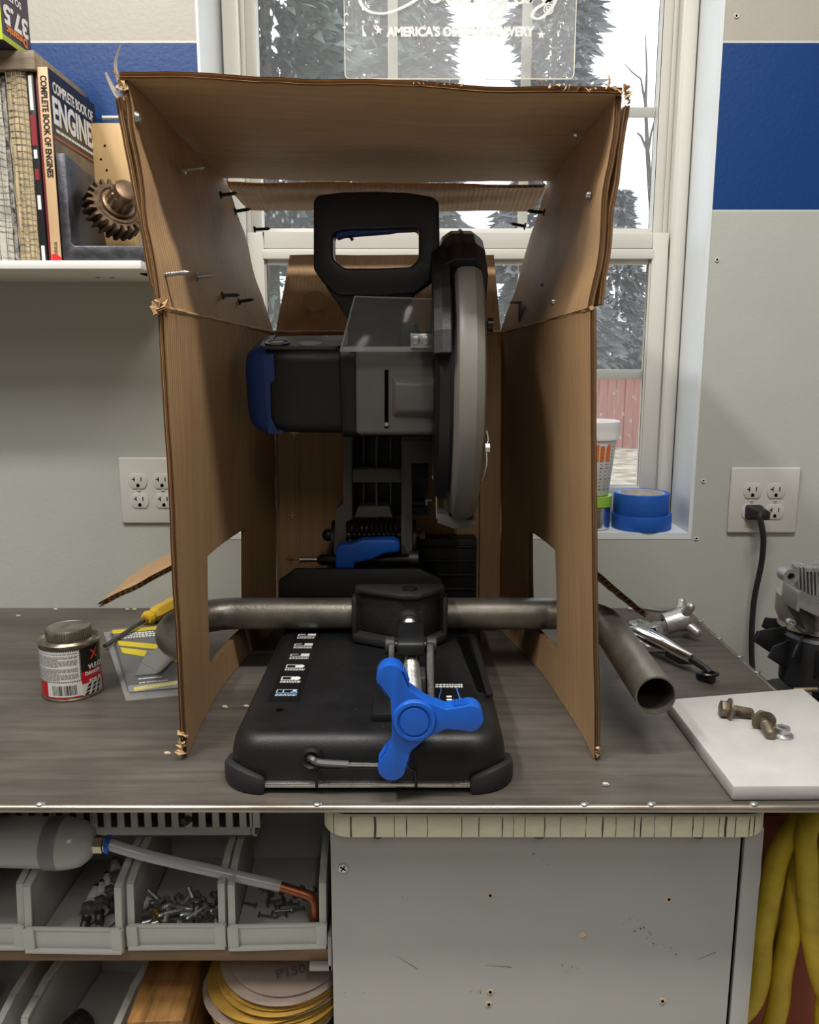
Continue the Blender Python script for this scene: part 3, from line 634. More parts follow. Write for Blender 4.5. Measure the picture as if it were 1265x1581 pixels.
w4 = [atz(a, c, BZ + .0002) for a, c in ((672, 1056), (728, 1056), (742, 1092), (668, 1092))]
ws = quad(B(), w4).build('warning_label', decal, saw, smooth=0)
def onw(u, v, z=.0006): return (w4[0].lerp(w4[1], u)).lerp(w4[3].lerp(w4[2], u), v) + V((0, 0, z))
b = B()
for v0 in (.03, .12):
    u = .02
    while u < .72: d = random.uniform(.03, .09); quad(b, [onw(u, v0), onw(u + d, v0), onw(u + d, v0 + .06), onw(u, v0 + .06)], .0002); u += d + .02
for v0 in (.55, .68, .8): quad(b, [onw(.30, v0), onw(.42, v0), onw(.42, v0 + .06), onw(.30, v0 + .06)], .0002)
b.build('printed_text', white_ink, ws, smooth=0)
b = B(); quad(b, [onw(.55, .2), onw(.575, .2), onw(.645, .98), onw(.62, .98)], .0002)
b.tube([onw(.15 + .02 * math.sin(k * .7), .2 + k * .06, .0008) for k in range(10)], .0005, 5); b.build('printed_line', blue_ink, ws, smooth=0)
p = atz(432, 1096, BZ + .0002); B().lathe([(0, .0003), (.0042, .0003), (.0042, 0)], p, (0, 0, 1), 18).build('bolt_hole', hole_dark, base)
# slide groove on the right
g4 = [atz(a, c, BZ + .0001) for a, c in ((704, 983), (722, 983), (749, 1068), (738, 1068))]
quad(B(), g4, .0004).build('groove', hole_dark, base, smooth=0)
g5 = [atz(a, c, BZ) for a, c in ((724, 983), (733, 983), (762, 1076), (751, 1076))]
quad(B(), g5, .004).build('guide_rail', black_pl, saw, bevel=.001)
# hex key in its clip
fy = BY0 - .002
kg = at(481, 1171, fy)
ring = B().lathe([(.0055, .0), (.0055, -.004), (.008, -.006), (.0112, -.004), (.0115, .0)], (kg.x, fy + .004, kg.z), (0, 1, 0), 24, caps=False).build('key_grommet', black_pl, saw)
hk = [at(476, 1170, fy + .006), at(482, 1172, fy - .005), at(494, 1177, fy - .006), at(538, 1180, fy - .006)]
B().tube(bez(hk, 6), .0034, 6).build('hex_key', M('grey_key', (.14, .14, .14), .4, .6), saw, smooth=0)
B().tube([at(538, 1180, fy - .006), at(600, 1181, fy - .005)], .0018, 8).build('key_wire', steel, saw)
wl = [at(489, 1216, fy - .002), at(489, 1196, fy - .003), at(495, 1187, fy - .003), at(560, 1185, fy - .003), at(630, 1185, fy - .003), at(641, 1190, fy - .003), at(643, 1200, fy - .003), at(643, 1216, fy - .002)]
B().tube(wl, .0014, 8).build('wire_clip', black_sm, saw)
# fence
B().prism(pxpoly([(430, 985), (430, 897), (455, 879), (648, 879), (682, 895), (690, 985)], 1.115), 1.115, 1.124, 'xz').build('fence', black_pl, saw, bevel=.0015)
B().box(-.15, .03, 1.122, 1.16, BZ - .002, .075).build('fence_foot', black_pl, saw, bevel=.002)
# clamp jaw
jx0, jx1 = -.0765, .0505
b = B()
b.box(jx0 + .004, jx1 - .004, 1.050, 1.066, .059, .131)
for x in (jx0, jx1 - .007): b.box(x, x + .007, 1.040, 1.066, .060, .118)
top = [(jx0 + .008, 1.064), (jx1 - .008, 1.064), (jx1 - .004, 1.045), (.014, 1.012), (-.012, 1.012), (jx0 + .006, 1.043)]
b.prism(top, .1235, .1315, 'xy')
bot = [(jx0 + .001, 1.064), (jx1 - .001, 1.064), (jx1 - .001, 1.040), (.02, 1.004), (-.018, 1.004), (jx0 + .001, 1.036)]
b.prism(bot, .0585, .070, 'xy')
b.prism([(jx0 + .008, 1.052), (jx1 - .008, 1.052), (.018, 1.020), (-.016, 1.020)], .070, .1235, 'xy')
jaw = b.build('clamp_jaw', black_cast, saw, bevel=.0028)
B().lathe([(.0045, .001), (.005, .004), (.0092, .0035), (.0098, 0)], (0, 1.034, .1313), (0, 0, 1), 20, caps=False).build('jaw_pin_boss', black_sm, jaw)
B().lathe([(0, .0028), (.0046, .0024), (.0046, 0)], (0, 1.034, .1313), (0, 0, 1), 14).build('jaw_pin', dark_steel, jaw)
AX0, AX1 = V((-.001, 1.035, .0972)), V((.0046, .742, .0885)); ad = (AX1 - AX0).normalized()
B().lathe([(.0125, -.006), (.0125, .010), (.0105, .013)], AX0 + ad * .015, ad, 24).build('jaw_collar', black_cast, jaw)
prof = [(.0080, 0), (.0080, .020)]; tl = (AX1 - AX0).length; h = .022
while h < tl - .01: prof += [(.0078, h), (.0092, h + .0012), (.0092, h + .0018), (.0078, h + .003)]; h += .003
B().lathe(prof, AX0 + ad * .018, ad, 20).build('clamp_screw', steel, saw, smooth=20)
# half nut and yoke
def yz_at(px, py, x):  # point at given x is not needed exactly: use z planes
    pass
b = B(); b.prism([(.938, .113), (.941, .118), (.90, .122), (.872, .1235), (.860, .119), (.858, .106), (.872, .104), (.90, .110)], -.0135, .0165, 'yz'); b.build('half_nut_lever', black_pl, saw, bevel=.0025)
B().tube([(-.0275, .884, .1085), (.0305, .884, .1085)], .0068, 16).build('pivot_pin', black_sm, saw)
for x_ in (-.0275, .0195): B().tube([(x_, .884, .1085), (x_ + .011, .884, .1085)], .0105, 18).build('pivot_lug', black_cast, saw, bevel=.0015)
B().prism([(.905, .058), (.905, .100), (.894, .114), (.874, .114), (.862, .100), (.85, .058)], -.0235, -.0165, 'yz').build('yoke_plate', black_cast, saw, bevel=.0015)
B().prism([(.915, .058), (.905, .104), (.894, .1155), (.872, .1155), (.855, .103), (.84, .080), (.815, .066), (.79, .060), (.79, .0565), (.90, .0565)], .0185, .0270, 'yz').build('yoke_plate', black_cast, saw, bevel=.002)
B().prism([(.88, .0565), (.87, .090), (.855, .094), (.835, .090), (.825, .0565)], -.0150, .0175, 'yz').build('half_nut', black_cast, saw, bevel=.002)
q = [atz(a, c, BZ) for a, c in ((574, 1112), (628, 1112), (622, 1085), (585, 1085))]
B().box(min(p.x for p in q), .02, q[0].y - .004, q[2].y, BZ - .002, BZ + .009).build('yoke_base', black_pl, saw, bevel=.003)
# blue three-arm knob
def knob_outline():
    out = []
    for i in range(3):
        th = math.radians((2, 118, 246)[i]); nx = math.radians((118, 246, 362)[i]); d = V((math.cos(th), math.sin(th))); s = V((-d.y, d.x))
        L = (.066, .0615, .067)[i]
        rt = [d * .030 - s * .0098, d * .049 - s * .0122]
        out += [tuple(p) for p in rt]
        c = d * (L - .0135)
        out += [tuple(c + d * (.0135 * math.cos(a)) + s * (.0135 * math.sin(a))) for a in [-PI / 2 + PI * k / 8 for k in range(9)]]
        out += [tuple(d * .049 + s * .0122), tuple(d * .030 + s * .0098)]
        m = (th + nx) / 2; out.append((math.cos(m) * .0215, math.sin(m) * .0215))
    return out
kc = AX1
kn = B().prism([(kc.x + p[0], kc.z + p[1]) for p in knob_outline()], kc.y - .010, kc.y + .010, 'xz').build('clamp_knob', blue_pl, saw, bevel=.0042, seg=3, smooth=50)
B().lathe([(.0215, 0), (.0215, -.0105), (.0195, -.0135), (.0165, -.0138), (.0160, -.0122), (.0145, -.0118), (.0135, -.0135), (0, -.0142)], kc, (0, 1, 0), 36).build('knob_hub', blue_pl, kn)
B().lathe([(.0185, .008), (.0165, .020), (.0125, .034), (.0095, .036)], kc, (0, 1, 0), 28).build('knob_neck', blue_pl, kn)
b = B()
for i in range(3):
    th = math.radians((2, 118, 246)[i]); d = V((math.cos(th), 0, math.sin(th))); s = V((-d.z, 0, d.x)); L = (.066, .0615, .067)[i]
    for k in range(6):
        for sg in (-1, 1):
            a = kc + d * (L - .0145 - .0026 * k) + s * sg * (.0134 - .00022 * k)
            b.tube([a + V((0, -.007, 0)), a + V((0, .007, 0))], .0008, 6)
tag(b.build('grip_ribs', blue_pl, kn), None, None, kind='stuff')
# pivot at the rear
PY = 1.19
piv = B()
piv.prism(pxpoly([(518, 850), (522, 858), (533, 858), (537, 850), (537, 800), (546, 796), (546, 676), (531, 676), (532, 772), (521, 782), (520, 800)], PY), PY - .03, PY + .02, 'xz')
piv.prism(pxpoly([(620, 850), (625, 858), (633, 858), (637, 850), (636, 712), (668, 711), (668, 676), (620, 676)], PY), PY - .03, PY + .02, 'xz')
piv.prism(pxpoly([(546, 742), (620, 742), (620, 722), (546, 722)], PY - .01), PY - .03, PY + .02, 'xz')
piv.prism(pxpoly([(549, 795), (607, 795), (602, 778), (554, 778)], PY), PY - .02, PY + .02, 'xz')
piv.prism(pxpoly([(580, 800), (584, 800), (584, 676), (580, 676)], PY), PY - .012, PY + .02, 'xz')
for a, c in ((560, 563), (602, 605)): piv.prism(pxpoly([(a, 780), (c, 780), (c, 676), (a, 676)], PY), PY - .002, PY + .02, 'xz')
piv.build('pivot_arm', grey_cast, saw, bevel=.0018)
b = B(); p0, p1 = at(525, 676, PY), at(668, 800, PY); b.box(p0.x + .006, p1.x - .006, PY + .021, PY + .03, p1.z, p0.z); b.build('pivot_web', black_pl, saw, bevel=.001)
pc = at(578, 818, PY); z0 = pc.z; xa = at(537, 818, PY).x; xb = at(620, 818, PY).x
coil = [V((xa + .004 + (xb - xa - .008) * k / 200, PY + .0135 * math.cos(k / 200 * 2 * PI * 10), z0 + .0135 * math.sin(k / 200 * 2 * PI * 10))) for k in range(201)]
B().tube(coil, .0024, 8).build('spring', M('spring_black', (.03, .03, .03), .3, .7), saw)
x0, x1 = at(503, 826, PY).x, at(649, 826, PY).x; zb = at(578, 826, PY).z
B().tube([(x0, PY, zb), (x1, PY, zb)], .006, 16).build('pivot_axle', dark_steel, saw)
B().ball((x0 + .004, PY, zb), .0095, (1, 1, 1), 18).build('axle_cap', black_sm, saw)
B().tube([(x1 - .002, PY, zb), (x1 + .007, PY, zb)], .0068, 6).build('axle_bolt', zinc, saw, smooth=0)
for px in (516, 640):
    xx = at(px, 826, PY).x; B().tube([(xx - .0025, PY, zb - .008), (xx + .0025, PY, zb - .008)], .030, 28).build('side_washer', black_pl, saw)
# pedestal that carries the pivot
b = B(); b.box(at(515, 860, PY).x, at(640, 860, PY).x, PY - .028, PY + .03, BZ - .01, at(578, 858, PY).z); b.build('pivot_pedestal', black_cast, saw, bevel=.004)
# blue release lever
LY = 1.142
lev = [(519, 876), (519, 846), (526, 838), (545, 838), (560, 831), (608, 830), (617, 834), (619, 844), (615, 851), (596, 852), (576, 861), (562, 865), (548, 866), (548, 876)]
B().prism(pxpoly(lev, LY), LY - .012, LY + .012, 'xz').build('release_lever', blue_pl, saw, bevel=.004, seg=3)
zl = at(520, 865, PY - .03).z; yl = PY - .035
B().tube([at(464, 864, yl), at(492, 864, yl)], .0036, 14).build('lock_pin', steel, saw)
b = B(); b.tube([at(464, 864, yl) - V((.001, 0, 0)), at(464, 864, yl) + V((.0015, 0, 0))], .0044, 14); b.tube([at(472, 864, yl), at(473, 864, yl)], .0044, 14); b.build('pin_ring', steel, saw)
B().tube([at(490, 864, yl), at(496, 864, yl), at(520, 864, yl), at(645, 864, yl)], [.004, .0078, .0085, .0085], 16).build('pin_sleeve', black_pl, saw)
B().tube([at(632, 862, yl), at(646, 862, yl)], .0105, 12).build('pin_end', dark_steel, saw)
# chip tray at the rear
b = B(); a0, a1 = at(640, 832, 1.215), at(735, 960, 1.215); b.box(a0.x, a1.x, 1.215, 1.25, BZ, a0.z)
for k in range(4): zz = a0.z - .012 - k * .022; b.box(a0.x + .004, a1.x - .002, 1.211, 1.216, zz - .002, zz + .002)
b.build('rear_deflector', black_pl, saw, bevel=.0015)
# stop bolt
a, c = at(637, 776, PY - .01), at(657, 776, PY - .01); B().tube([a, c], .007, 14).build('stop_bolt', black_pl, saw)
p = at(657, 772, PY - .01); b = B(); b.tube([p, p + V((.003, 0, 0))], .0095, 6); b.tube([p, p + V((.009, 0, 0))], .003, 10); b.build('stop_nut', zinc, saw, smooth=0)
# gearbox
HC = V((0, 1.085, .396)); TL = math.radians(12)
def tilt(p, c=HC): return c + Matrix.Rotation(TL, 3, 'X') @ (V(p) - c)
GY = 1.005
gx0, gx1 = at(549, 600, GY).x, at(673, 600, GY).x; gz0, gz1 = at(600, 672, GY).z, at(600, 536, GY).z
b = B(); b.box(gx0, gx1, GY, 1.185, gz0, gz1); b.build('gearbox', grey_cast, saw, bevel=.006, seg=3)
B().prism(pxpoly([(594, 661), (600, 661), (600, 571), (594, 571)], GY), GY - .0006, GY + .002, 'xz').build('gearbox_slot', hole_dark, saw, smooth=0)
q = at(597, 655, GY); B().tube([V((q.x, GY - .002, q.z)), V((q.x, GY + .002, q.z))], .0026, 10).build('slot_screw', zinc, saw)
o_ = pxpoly([(604, 645), (672, 648), (672, 578), (604, 580)], GY); i_ = pxpoly([(614, 634), (671, 634), (671, 593), (612, 593)], GY - .012)
loft(B(), [[V((p[0], GY + .001, p[1])) for p in o_], [V((p[0], GY - .010, p[1])) for p in i_]]).build('bearing_boss', grey_cast, saw, bevel=.003)
# motor
def oct_ring(x, hw, hh, cz=0., cy=0., r=.018):
    return [tilt(V((x, HC.y + cy + p[0], HC.z + cz + p[1]))) for p in rrect(-hw, hw, -hh, hh, r, 5)]
mx = lambda px: at(px, 590, 1.03).x
loft(B(), [oct_ring(mx(526), .060, .0590), oct_ring(mx(551), .062, .0600)]).build('motor_flange', black_pl, saw, bevel=.002)
loft(B(), [oct_ring(mx(408), .054, .0535), oct_ring(mx(440), .055, .0545), oct_ring(mx(527), .056, .0555)]).build('motor_housing', black_pl, saw, bevel=.002)
capr = [oct_ring(mx(376), .036, .036), oct_ring(mx(379), .044, .044), oct_ring(mx(386), .051, .050), oct_ring(mx(398), .0555, .0548), oct_ring(mx(412), .0562, .0553)]
loft(B(), capr).build('motor_end_cap', blue_dk, saw, smooth=60)
fr = -.0565
pan = [(mx(410), .050), (mx(426), .050), (mx(426), .020), (mx(418), .012), (mx(416), -.030), (mx(424), -.046), (mx(434), -.047), (mx(434), -.051), (mx(410), -.051)]
b = B(); b.add([tilt(V((p[0], HC.y + fr - .0012, HC.z + p[1]))) for p in pan] + [tilt(V((p[0], HC.y + fr + .004, HC.z + p[1]))) for p in pan], [tuple(range(9)), tuple(range(9, 18))] + [(i, (i + 1) % 9, 9 + (i + 1) % 9, 9 + i) for i in range(9)])
b.build('blue_side_panel', blue_dk, saw, smooth=0)
nt_ = Matrix.Rotation(TL, 3, 'X') @ V((0, 0, 1)); tz = .0555
b = B(); pl_ = rrect(mx(402), mx(526), HC.y - .046, HC.y - .012, .008, 5); b.add([tilt(V((p[0], p[1], HC.z + tz - .002))) for p in pl_] + [tilt(V((p[0], p[1], HC.z + tz + .002))) for p in pl_], [tuple(range(24)), tuple(range(24, 48))] + [(i, (i + 1) % 24, 24 + (i + 1) % 24, 24 + i) for i in range(24)])
b.build('motor_top_plate', M('grey_black_plastic', (.05, .05, .055), .35, bump=.2, bscale=500), saw)
bc = tilt(V((mx(428), HC.y - .029, HC.z + tz + .002))); b = B(); b.lathe([(.0165, 0), (.0165, .002), (.0135, .002), (.0125, .0008), (.0095, .0008), (.009, .002), (0, .0022)], bc, nt_, 28); b.build('brush_cap', black_sm, saw)
bc2 = tilt(V((mx(478), HC.y - .029, HC.z + tz + .002))); B().lathe([(.0145, 0), (.0145, .0005), (0, .0005)], bc2, nt_, 28).build('round_sticker', M('grey_sticker', (.23, .24, .25), .4), saw)
# handle
HY0, HY1 = 1.005, 1.045
ho = [(484, 340), (484, 309), (491, 301), (530, 296), (580, 295), (630, 297), (668, 303), (678, 312), (679, 360), (679, 415), (672, 430), (642, 452), (580, 458), (520, 455), (498, 436), (484, 415)]
hi = [(514, 377), (514, 363), (520, 357), (540, 354), (580, 354), (630, 352), (644, 351), (647, 357), (647, 375), (647, 398), (641, 406), (634, 412), (580, 414), (532, 414), (521, 406), (514, 399)]
B().prism(pxpoly(ho, HY0), HY0, HY1, 'xz', hole=pxpoly(hi, HY0)).build('handle', black_pl, saw, bevel=.004, seg=3, smooth=50)
B().prism(pxpoly([(517, 348), (640, 346), (634, 352), (600, 358), (560, 361), (530, 364), (519, 368)], HY0 + .008), HY0 + .010, HY1 - .008, 'xz').build('trigger', blue_dk, saw, bevel=.002)
B().tube([at(538, 362, 1.025), at(545, 371, 1.025)], .0018, 8).build('trigger_lock', black_sm, saw)
B().prism(pxpoly([(500, 438), (668, 434), (642, 452), (625, 480), (615, 540), (536, 540), (536, 492)], HY0), HY0 + .006, HY1 - .004, 'xz').build('handle_neck', black_pl, saw, bevel=.003)
nb = B(); loft(nb, [[V((xx, yy, gz1 - .004)) for xx, yy in rrect(gx0 - .01, gx0 + .085, 1.02, 1.13, .006, 3)], [V((xx, yy, gz1 + .028)) for xx, yy in rrect(gx0, gx0 + .075, 1.02, 1.075, .006, 3)]]); nb.build('neck_mount', black_pl, saw, bevel=.002)
# clear chip shield
clear = M('clear_shield', (.25, .26, .26), .08, alpha=.13, spec=.8)
f0, f1, t0, t1 = at(526, 543, .99), at(673, 543, .99), at(548, 458, 1.0), at(673, 462, 1.0)
bk = V((0, .028, 0)); sh = B()
def plate(b, p, t):
    p = [V(q) for q in p]; n = (p[1] - p[0]).cross(p[2] - p[0]).normalized() * t
    return b.add(p + [q + n for q in p], [(0, 1, 2, 3), (7, 6, 5, 4)] + [(i, (i + 1) % 4, 4 + (i + 1) % 4, 4 + i) for i in range(4)])
plate(sh, [f0, f1, t1, t0], .0016)
sh = sh.build('chip_shield', clear, saw, bevel=.0004)
B().tube([f0, t0 + V((0, -.0005, 0)), t1], .0011, 8).build('shield_rim', M('clear_edge', (.45, .46, .46), .15, alpha=.5), sh)
plate(B(), [f0 + bk * 1.5, f0, t0, t0 + bk * .2], .0016).build('shield_side', clear, sh)
plate(B(), [f0 + V((.003, -.0012, .006)), f1 + V((0, -.0012, .006)), f1 + V((0, -.0012, 0)), f0 + V((.001, -.0012, 0))], .002).build('shield_lip', M('clear_edge2', (.5, .5, .5), .12, alpha=.45), sh)
q0, q1 = at(634, 537, .985), at(668, 515, .985); b = B(); b.box(q0.x, q1.x, .984, .990, q0.z, q1.z)
for px in (642, 658): c_ = at(px, 525, .984); b.tube([V((c_.x, .981, c_.z)), V((c_.x, .985, c_.z))], .0048, 14)
b.build('shield_screws', zinc, saw, bevel=.0006)
# blade guards
GC = V((0, 1.085, .396))
def gprof(pr, **k): return B().lathe(pr, GC, (1, 0, 0), 72, **k)
lg = gprof([(0, .054), (.060, .054), (.064, .050), (.120, .050), (.124, .047), (.150, .047), (.154, .050), (.166, .050), (.176, .055), (.1785, .060), (.1785, .074), (.176, .078), (.172, .083), (.160, .086), (0, .086)], caps=False).build('lower_guard', M('grey_guard', (.185, .178, .158), .38, var=.04, vscale=30, bump=.15, bscale=400), saw, smooth=30)
b = B()
for k in range(16):
    a = PI * .62 + k * .115; d0, d1 = (.126, .148) if k % 2 else (.132, .146)
    c = GC + V((.047, 0, 0)); m_ = lambda r, an: c + V((0, math.cos(an) * r, math.sin(an) * r))
    pts = [m_(d0, a), m_(d1, a + .02), m_(d1, a + .075), m_(d0, a + .095)]; b.add(pts + [p - V((.003, 0, 0)) for p in pts], [(0, 1, 2, 3), (7, 6, 5, 4)] + [(i, (i + 1) % 4, 4 + (i + 1) % 4, 4 + i) for i in range(4)])
b.build('guard_embossing', grey_cast, lg, bevel=.0008)
def sector(pr, a0, a1, n):
    rings = []
    for k in range(n + 1):
        an = a0 + (a1 - a0) * k / n; rings.append([GC + V((x, -math.cos(an) * r, math.sin(an) * r)) for x, r in pr])
    return loft(B(), rings)
R = math.radians
ug = sector([(.034, .120), (.034, .168), (.040, .181), (.051, .1885), (.076, .1885), (.088, .180), (.0905, .165), (.0905, .120)], R(49), R(205), 14).build('upper_guard', black_sm, saw, smooth=0, bevel=.0012)
sector([(.0605, .188), (.0605, .1905), (.064, .1905), (.064, .188)], R(50), R(200), 14).build('guard_seam', black_pl, ug, smooth=0)
sector([(.030, .0), (.030, .150), (.034, .158), (.046, .160), (.046, .0)], R(-62), R(215), 40).build('guard_side_plate', black_pl, saw, smooth=40)
gp = at(700, 440, .955); sector([(.026, .150), (.026, .176), (.036, .181), (.046, .181), (.046, .150)], R(12), R(62), 6).build('guard_cover', black_pl, saw, bevel=.001, smooth=0)
b = B()
for k in range(5): b.lathe([(.018, 0), (.021, .001), (.018, .002)], GC + V((gx1 + .001 + k * .0022, -.062, .0)), (1, 0, 0), 20)
b.build('spindle_boot', rubber, saw)
B().prism([(GC.y - .08, GC.z - .06), (GC.y + .05, GC.z - .06), (GC.y + .05, GC.z + .05), (GC.y - .075, GC.z + .05)], gx1 - .002, .031, 'yz').build('guard_mount', grey_cast, saw, bevel=.003)
tk_ = at(757, 501, .99); b = B(); b.tube([V((.090, tk_.y, tk_.z)), V((tk_.x - .002, tk_.y, tk_.z))], .0028, 12); b.tube([V((tk_.x - .003, tk_.y, tk_.z)), V((tk_.x + .003, tk_.y, tk_.z))], .0085, 12); b.build('guard_thumbscrew', black_sm, saw)
tb = at(744, 692, .93); B().tube([V((.086, .93, tb.z)), V((.091, .93, tb.z))], .0055, 6).build('guard_bolt', zinc, saw, smooth=0)
B().tube(bez([V((.0875, .93, tb.z + .02)), V((.0895, .932, tb.z + .01)), V((.088, .935, tb.z)), V((.089, .94, tb.z - .02)), V((.085, .95, tb.z - .04))], 5), .0011, 6).build('guard_wire', steel, saw)
B().prism(pxpoly([(668, 733), (676, 733), (677, 668), (668, 666)], 1.06), 1.03, 1.10, 'xz').build('guard_bracket', grey_cast, saw, bevel=.001)
B().prism(pxpoly([(686, 783), (693, 783), (693, 732), (686, 732)], 1.05), 1.03, 1.08, 'xz').build('guard_tab', grey_cast, saw, bevel=.001)
B().tube([at(668, 735, 1.04), at(674, 750, 1.04), at(675, 800, 1.04), at(690, 806, 1.04)], .0013, 8).build('guard_spring_wire', steel, saw)
B().prism(pxpoly([(675, 803), (675, 790), (688, 792), (735, 800), (735, 808), (700, 812)], 1.05), 1.03, 1.09, 'xz').build('guard_end_plate', grey_cast, saw, bevel=.001)

b = B(); rg = random.Random(8)
for k in range(46):
    px, py = rg.uniform(425, 720), rg.uniform(1010, 1128); p = atz(px, py, BZ + .0003); s_ = rg.uniform(.0003, .0008); b.add([p + V((rg.uniform(-s_, s_), rg.uniform(-s_, s_), rg.uniform(0, s_))) for _ in range(4)], [(0, 1, 2), (0, 2, 3), (0, 1, 3), (1, 2, 3)])
tag(b.build('metal_filings', zinc, saw, smooth=0), None, None, kind='stuff')

# ------------------------------------------------------------------ bent exhaust pipe held in the clamp
pipe_m = M('scaled_pipe_steel', (.215, .198, .168), .40, .7, var=.38, vscale=14, bump=.3, bscale=220, detail=8)
PYY, PZ, PR = 1.0895, .0815, .0219
path = []
# left U bend, then the straight run, then the right bend towards the front
cl = (-.236, PYY - .069)
path += [V((cl[0] + .069 * math.cos(a), cl[1] + .069 * math.sin(a), PZ)) for a in [R(246) - R(156) * k / 16 for k in range(17)]]
path += [V((x, PYY, PZ)) for x in (-.20, -.12, -.02, .08, .15)]
cr = (.200, PYY - .062); a_end = R(12)
path += [V((cr[0] + .062 * math.cos(a), cr[1] + .062 * math.sin(a), PZ)) for a in [R(90) - (R(90) - a_end) * k / 12 for k in range(13)]]
e = path[-1]; d = V((math.sin(a_end), -math.cos(a_end), -.02)).normalized(); d = (V((.262, .822, .075)) - e).normalized()
for k in range(1, 6): path.append(e + d * ((V((.262, .822, .075)) - e).length * k / 5))
pt = thing('bent_exhaust_pipe', 'dark bent steel exhaust pipe clamped across the saw and through both box cutouts', 'pipe', (0, PYY, BZ))
n = 28
b = B(); b.tube(path, PR, n, caps=False); k0 = len(b.v); b.tube(path[-12:], PR - .0019, n, caps=False)
# annular rim at the open end
ov = [k0 - n + i for i in range(n)]; iv = [len(b.v) - n + i for i in range(n)]
fr_o = [b.v[i] for i in ov]; c_ = path[-1]
rim = fr_o + [c_ + (p - c_) * ((PR - .0019) / PR) for p in fr_o]
b.add(rim, [(i, (i + 1) % n, n + (i + 1) % n, n + i) for i in range(n)])
b.build('pipe_wall', pipe_m, pt, smooth=60)
end = path[-2]; B().tube([c_ + (p - c_) for p in [c_ - d * .0004, c_ - d * .0012]], PR - .0019, n, caps=False).build('cut_rim', steel, pt)
# ------------------------------------------------------------------ hanging clear acrylic sign
def frosted():
    m = bpy.data.materials.new('frosted_etching'); m.use_nodes = True; nt = m.node_tree; nt.nodes.clear(); L = nt.links.new
    o = nt.nodes.new('ShaderNodeOutputMaterial'); d = nt.nodes.new('ShaderNodeBsdfDiffuse'); t = nt.nodes.new('ShaderNodeBsdfTranslucent'); x = nt.nodes.new('ShaderNodeMixShader')
    d.inputs['Color'].default_value = (.95, .95, .93, 1); t.inputs['Color'].default_value = (.97, .97, .95, 1); x.inputs[0].default_value = .75
    L(d.outputs[0], x.inputs[1]); L(t.outputs[0], x.inputs[2]); L(x.outputs[0], o.inputs['Surface']); return m
acr = M('clear_acrylic', (.9, .93, .95), .06, alpha=.10, spec=.6); etch = frosted()
SY = 1.445
sign = thing('hanging_sign', 'clear acrylic brewery sign with white script lettering hanging in the window', 'sign', (.085, SY, at(700, 122, SY).z))
p0, p1 = at(533, 122, SY), at(886, 128, SY)
zt = 1.18
r_ = .008; so = arc((p0.x + r_, p0.z + r_), r_, PI, 1.5 * PI, 4) + arc((p1.x - r_, p0.z + r_), r_, 1.5 * PI, 2 * PI, 4) + [(p1.x, zt), (p0.x, zt)]
pane = B().prism(so, SY, SY + .004, 'xz').build('acrylic_pane', acr, sign, smooth=0)
B().tube([V((x, SY, z)) for x, z in so], .0009, 6, closed=True).build('polished_edge', M('acrylic_edge', (.9, .88, .75), .2, alpha=.7), sign)
for x in (p0.x + .02, p1.x - .02): B().tube([V((x, SY + .002, zt - .01)), V((x, SY + .002, 1.345))], .001, 6).build('hanging_cord', steel, sign)
fm = lambda px, py: frame(at(px, py, SY) + V((0, -.0012, 0)), (1, 0, 0.002), (0, 0, 1))
text("AMERICA'S OLDEST BREWERY", .019, fm(711, 50), etch, 'lettering', sign, fit=at(825, 50, SY).x - at(596, 50, SY).x, bold=.0011)
def star(px, py, r):
    c = at(px, py, SY); b = B(); pts = [(c.x + (r if k % 2 == 0 else r * .42) * math.cos(PI / 2 + k * PI / 5), c.z + (r if k % 2 == 0 else r * .42) * math.sin(PI / 2 + k * PI / 5)) for k in range(10)]
    return b.prism(pts, SY - .0014, SY - .0006, 'xz').build('star', etch, sign, smooth=0)
star(585, 47, .0072); star(836, 54, .0072)
text('®', .022, fm(847, 16), etch, 'registered_mark', sign, bold=.0003)
def stroke(pts, w=.0028):
    b = B(); P = bez([at(a, c, SY) + V((0, -.0008, 0)) for a, c in pts], 7); n = len(P)
    vs = []
    for i, p in enumerate(P):
        d = (P[min(i + 1, n - 1)] - P[max(i - 1, 0)]).normalized(); q = V((-d.z, 0, d.x)); k = w * (.55 + .45 * abs(d.z))
        vs += [p + q * k, p - q * k]
    b.add(vs + [v + V((0, -.0006, 0)) for v in vs], [(2 * i, 2 * i + 1, 2 * i + 3, 2 * i + 2) for i in range(n - 1)] + [(2 * n + 2 * i, 2 * n + 2 * i + 2, 2 * n + 2 * i + 3, 2 * n + 2 * i + 1) for i in range(n - 1)])
    return b.build('script_letter', etch, sign, smooth=0)
for pts in ([(640, -62), (618, -50), (622, -20), (648, -22), (672, -60)], [(676, -62), (660, -20), (640, 2), (600, 20), (570, 18), (556, 2), (562, -14)],        # Y
            [(672, -34), (664, -6), (672, 4), (686, -8), (694, -34), (688, -6), (696, 4), (706, -6)],                                                            # u
            [(704, -10), (722, -22), (720, -34), (708, -22), (710, 2), (726, 2), (738, -14)],                                                                     # e
            [(736, -34), (730, 4), (738, -22), (752, -34), (750, -6), (756, 4), (766, -8)],                                                                        # n
            [(786, -30), (772, -34), (762, -14), (768, 4), (782, -8), (788, -34), (780, 10), (766, 30), (756, 24), (774, 6), (796, -10)],                           # g
            [(794, -14), (812, -50), (808, -62), (798, -40), (796, 0), (806, 4), (814, -8)], [(816, -34), (810, -4), (816, 4), (826, -10)],                         # l i
            [(826, -34), (820, 4), (828, -22), (840, -34), (838, -6), (842, 4), (850, -8)],                                                                        # n
            [(868, -32), (852, -34), (842, -12), (850, 2), (862, -10), (868, -34), (856, 6), (836, 28), (822, 26), (828, 14), (848, 2), (872, -14)]):               # g
    stroke(pts)

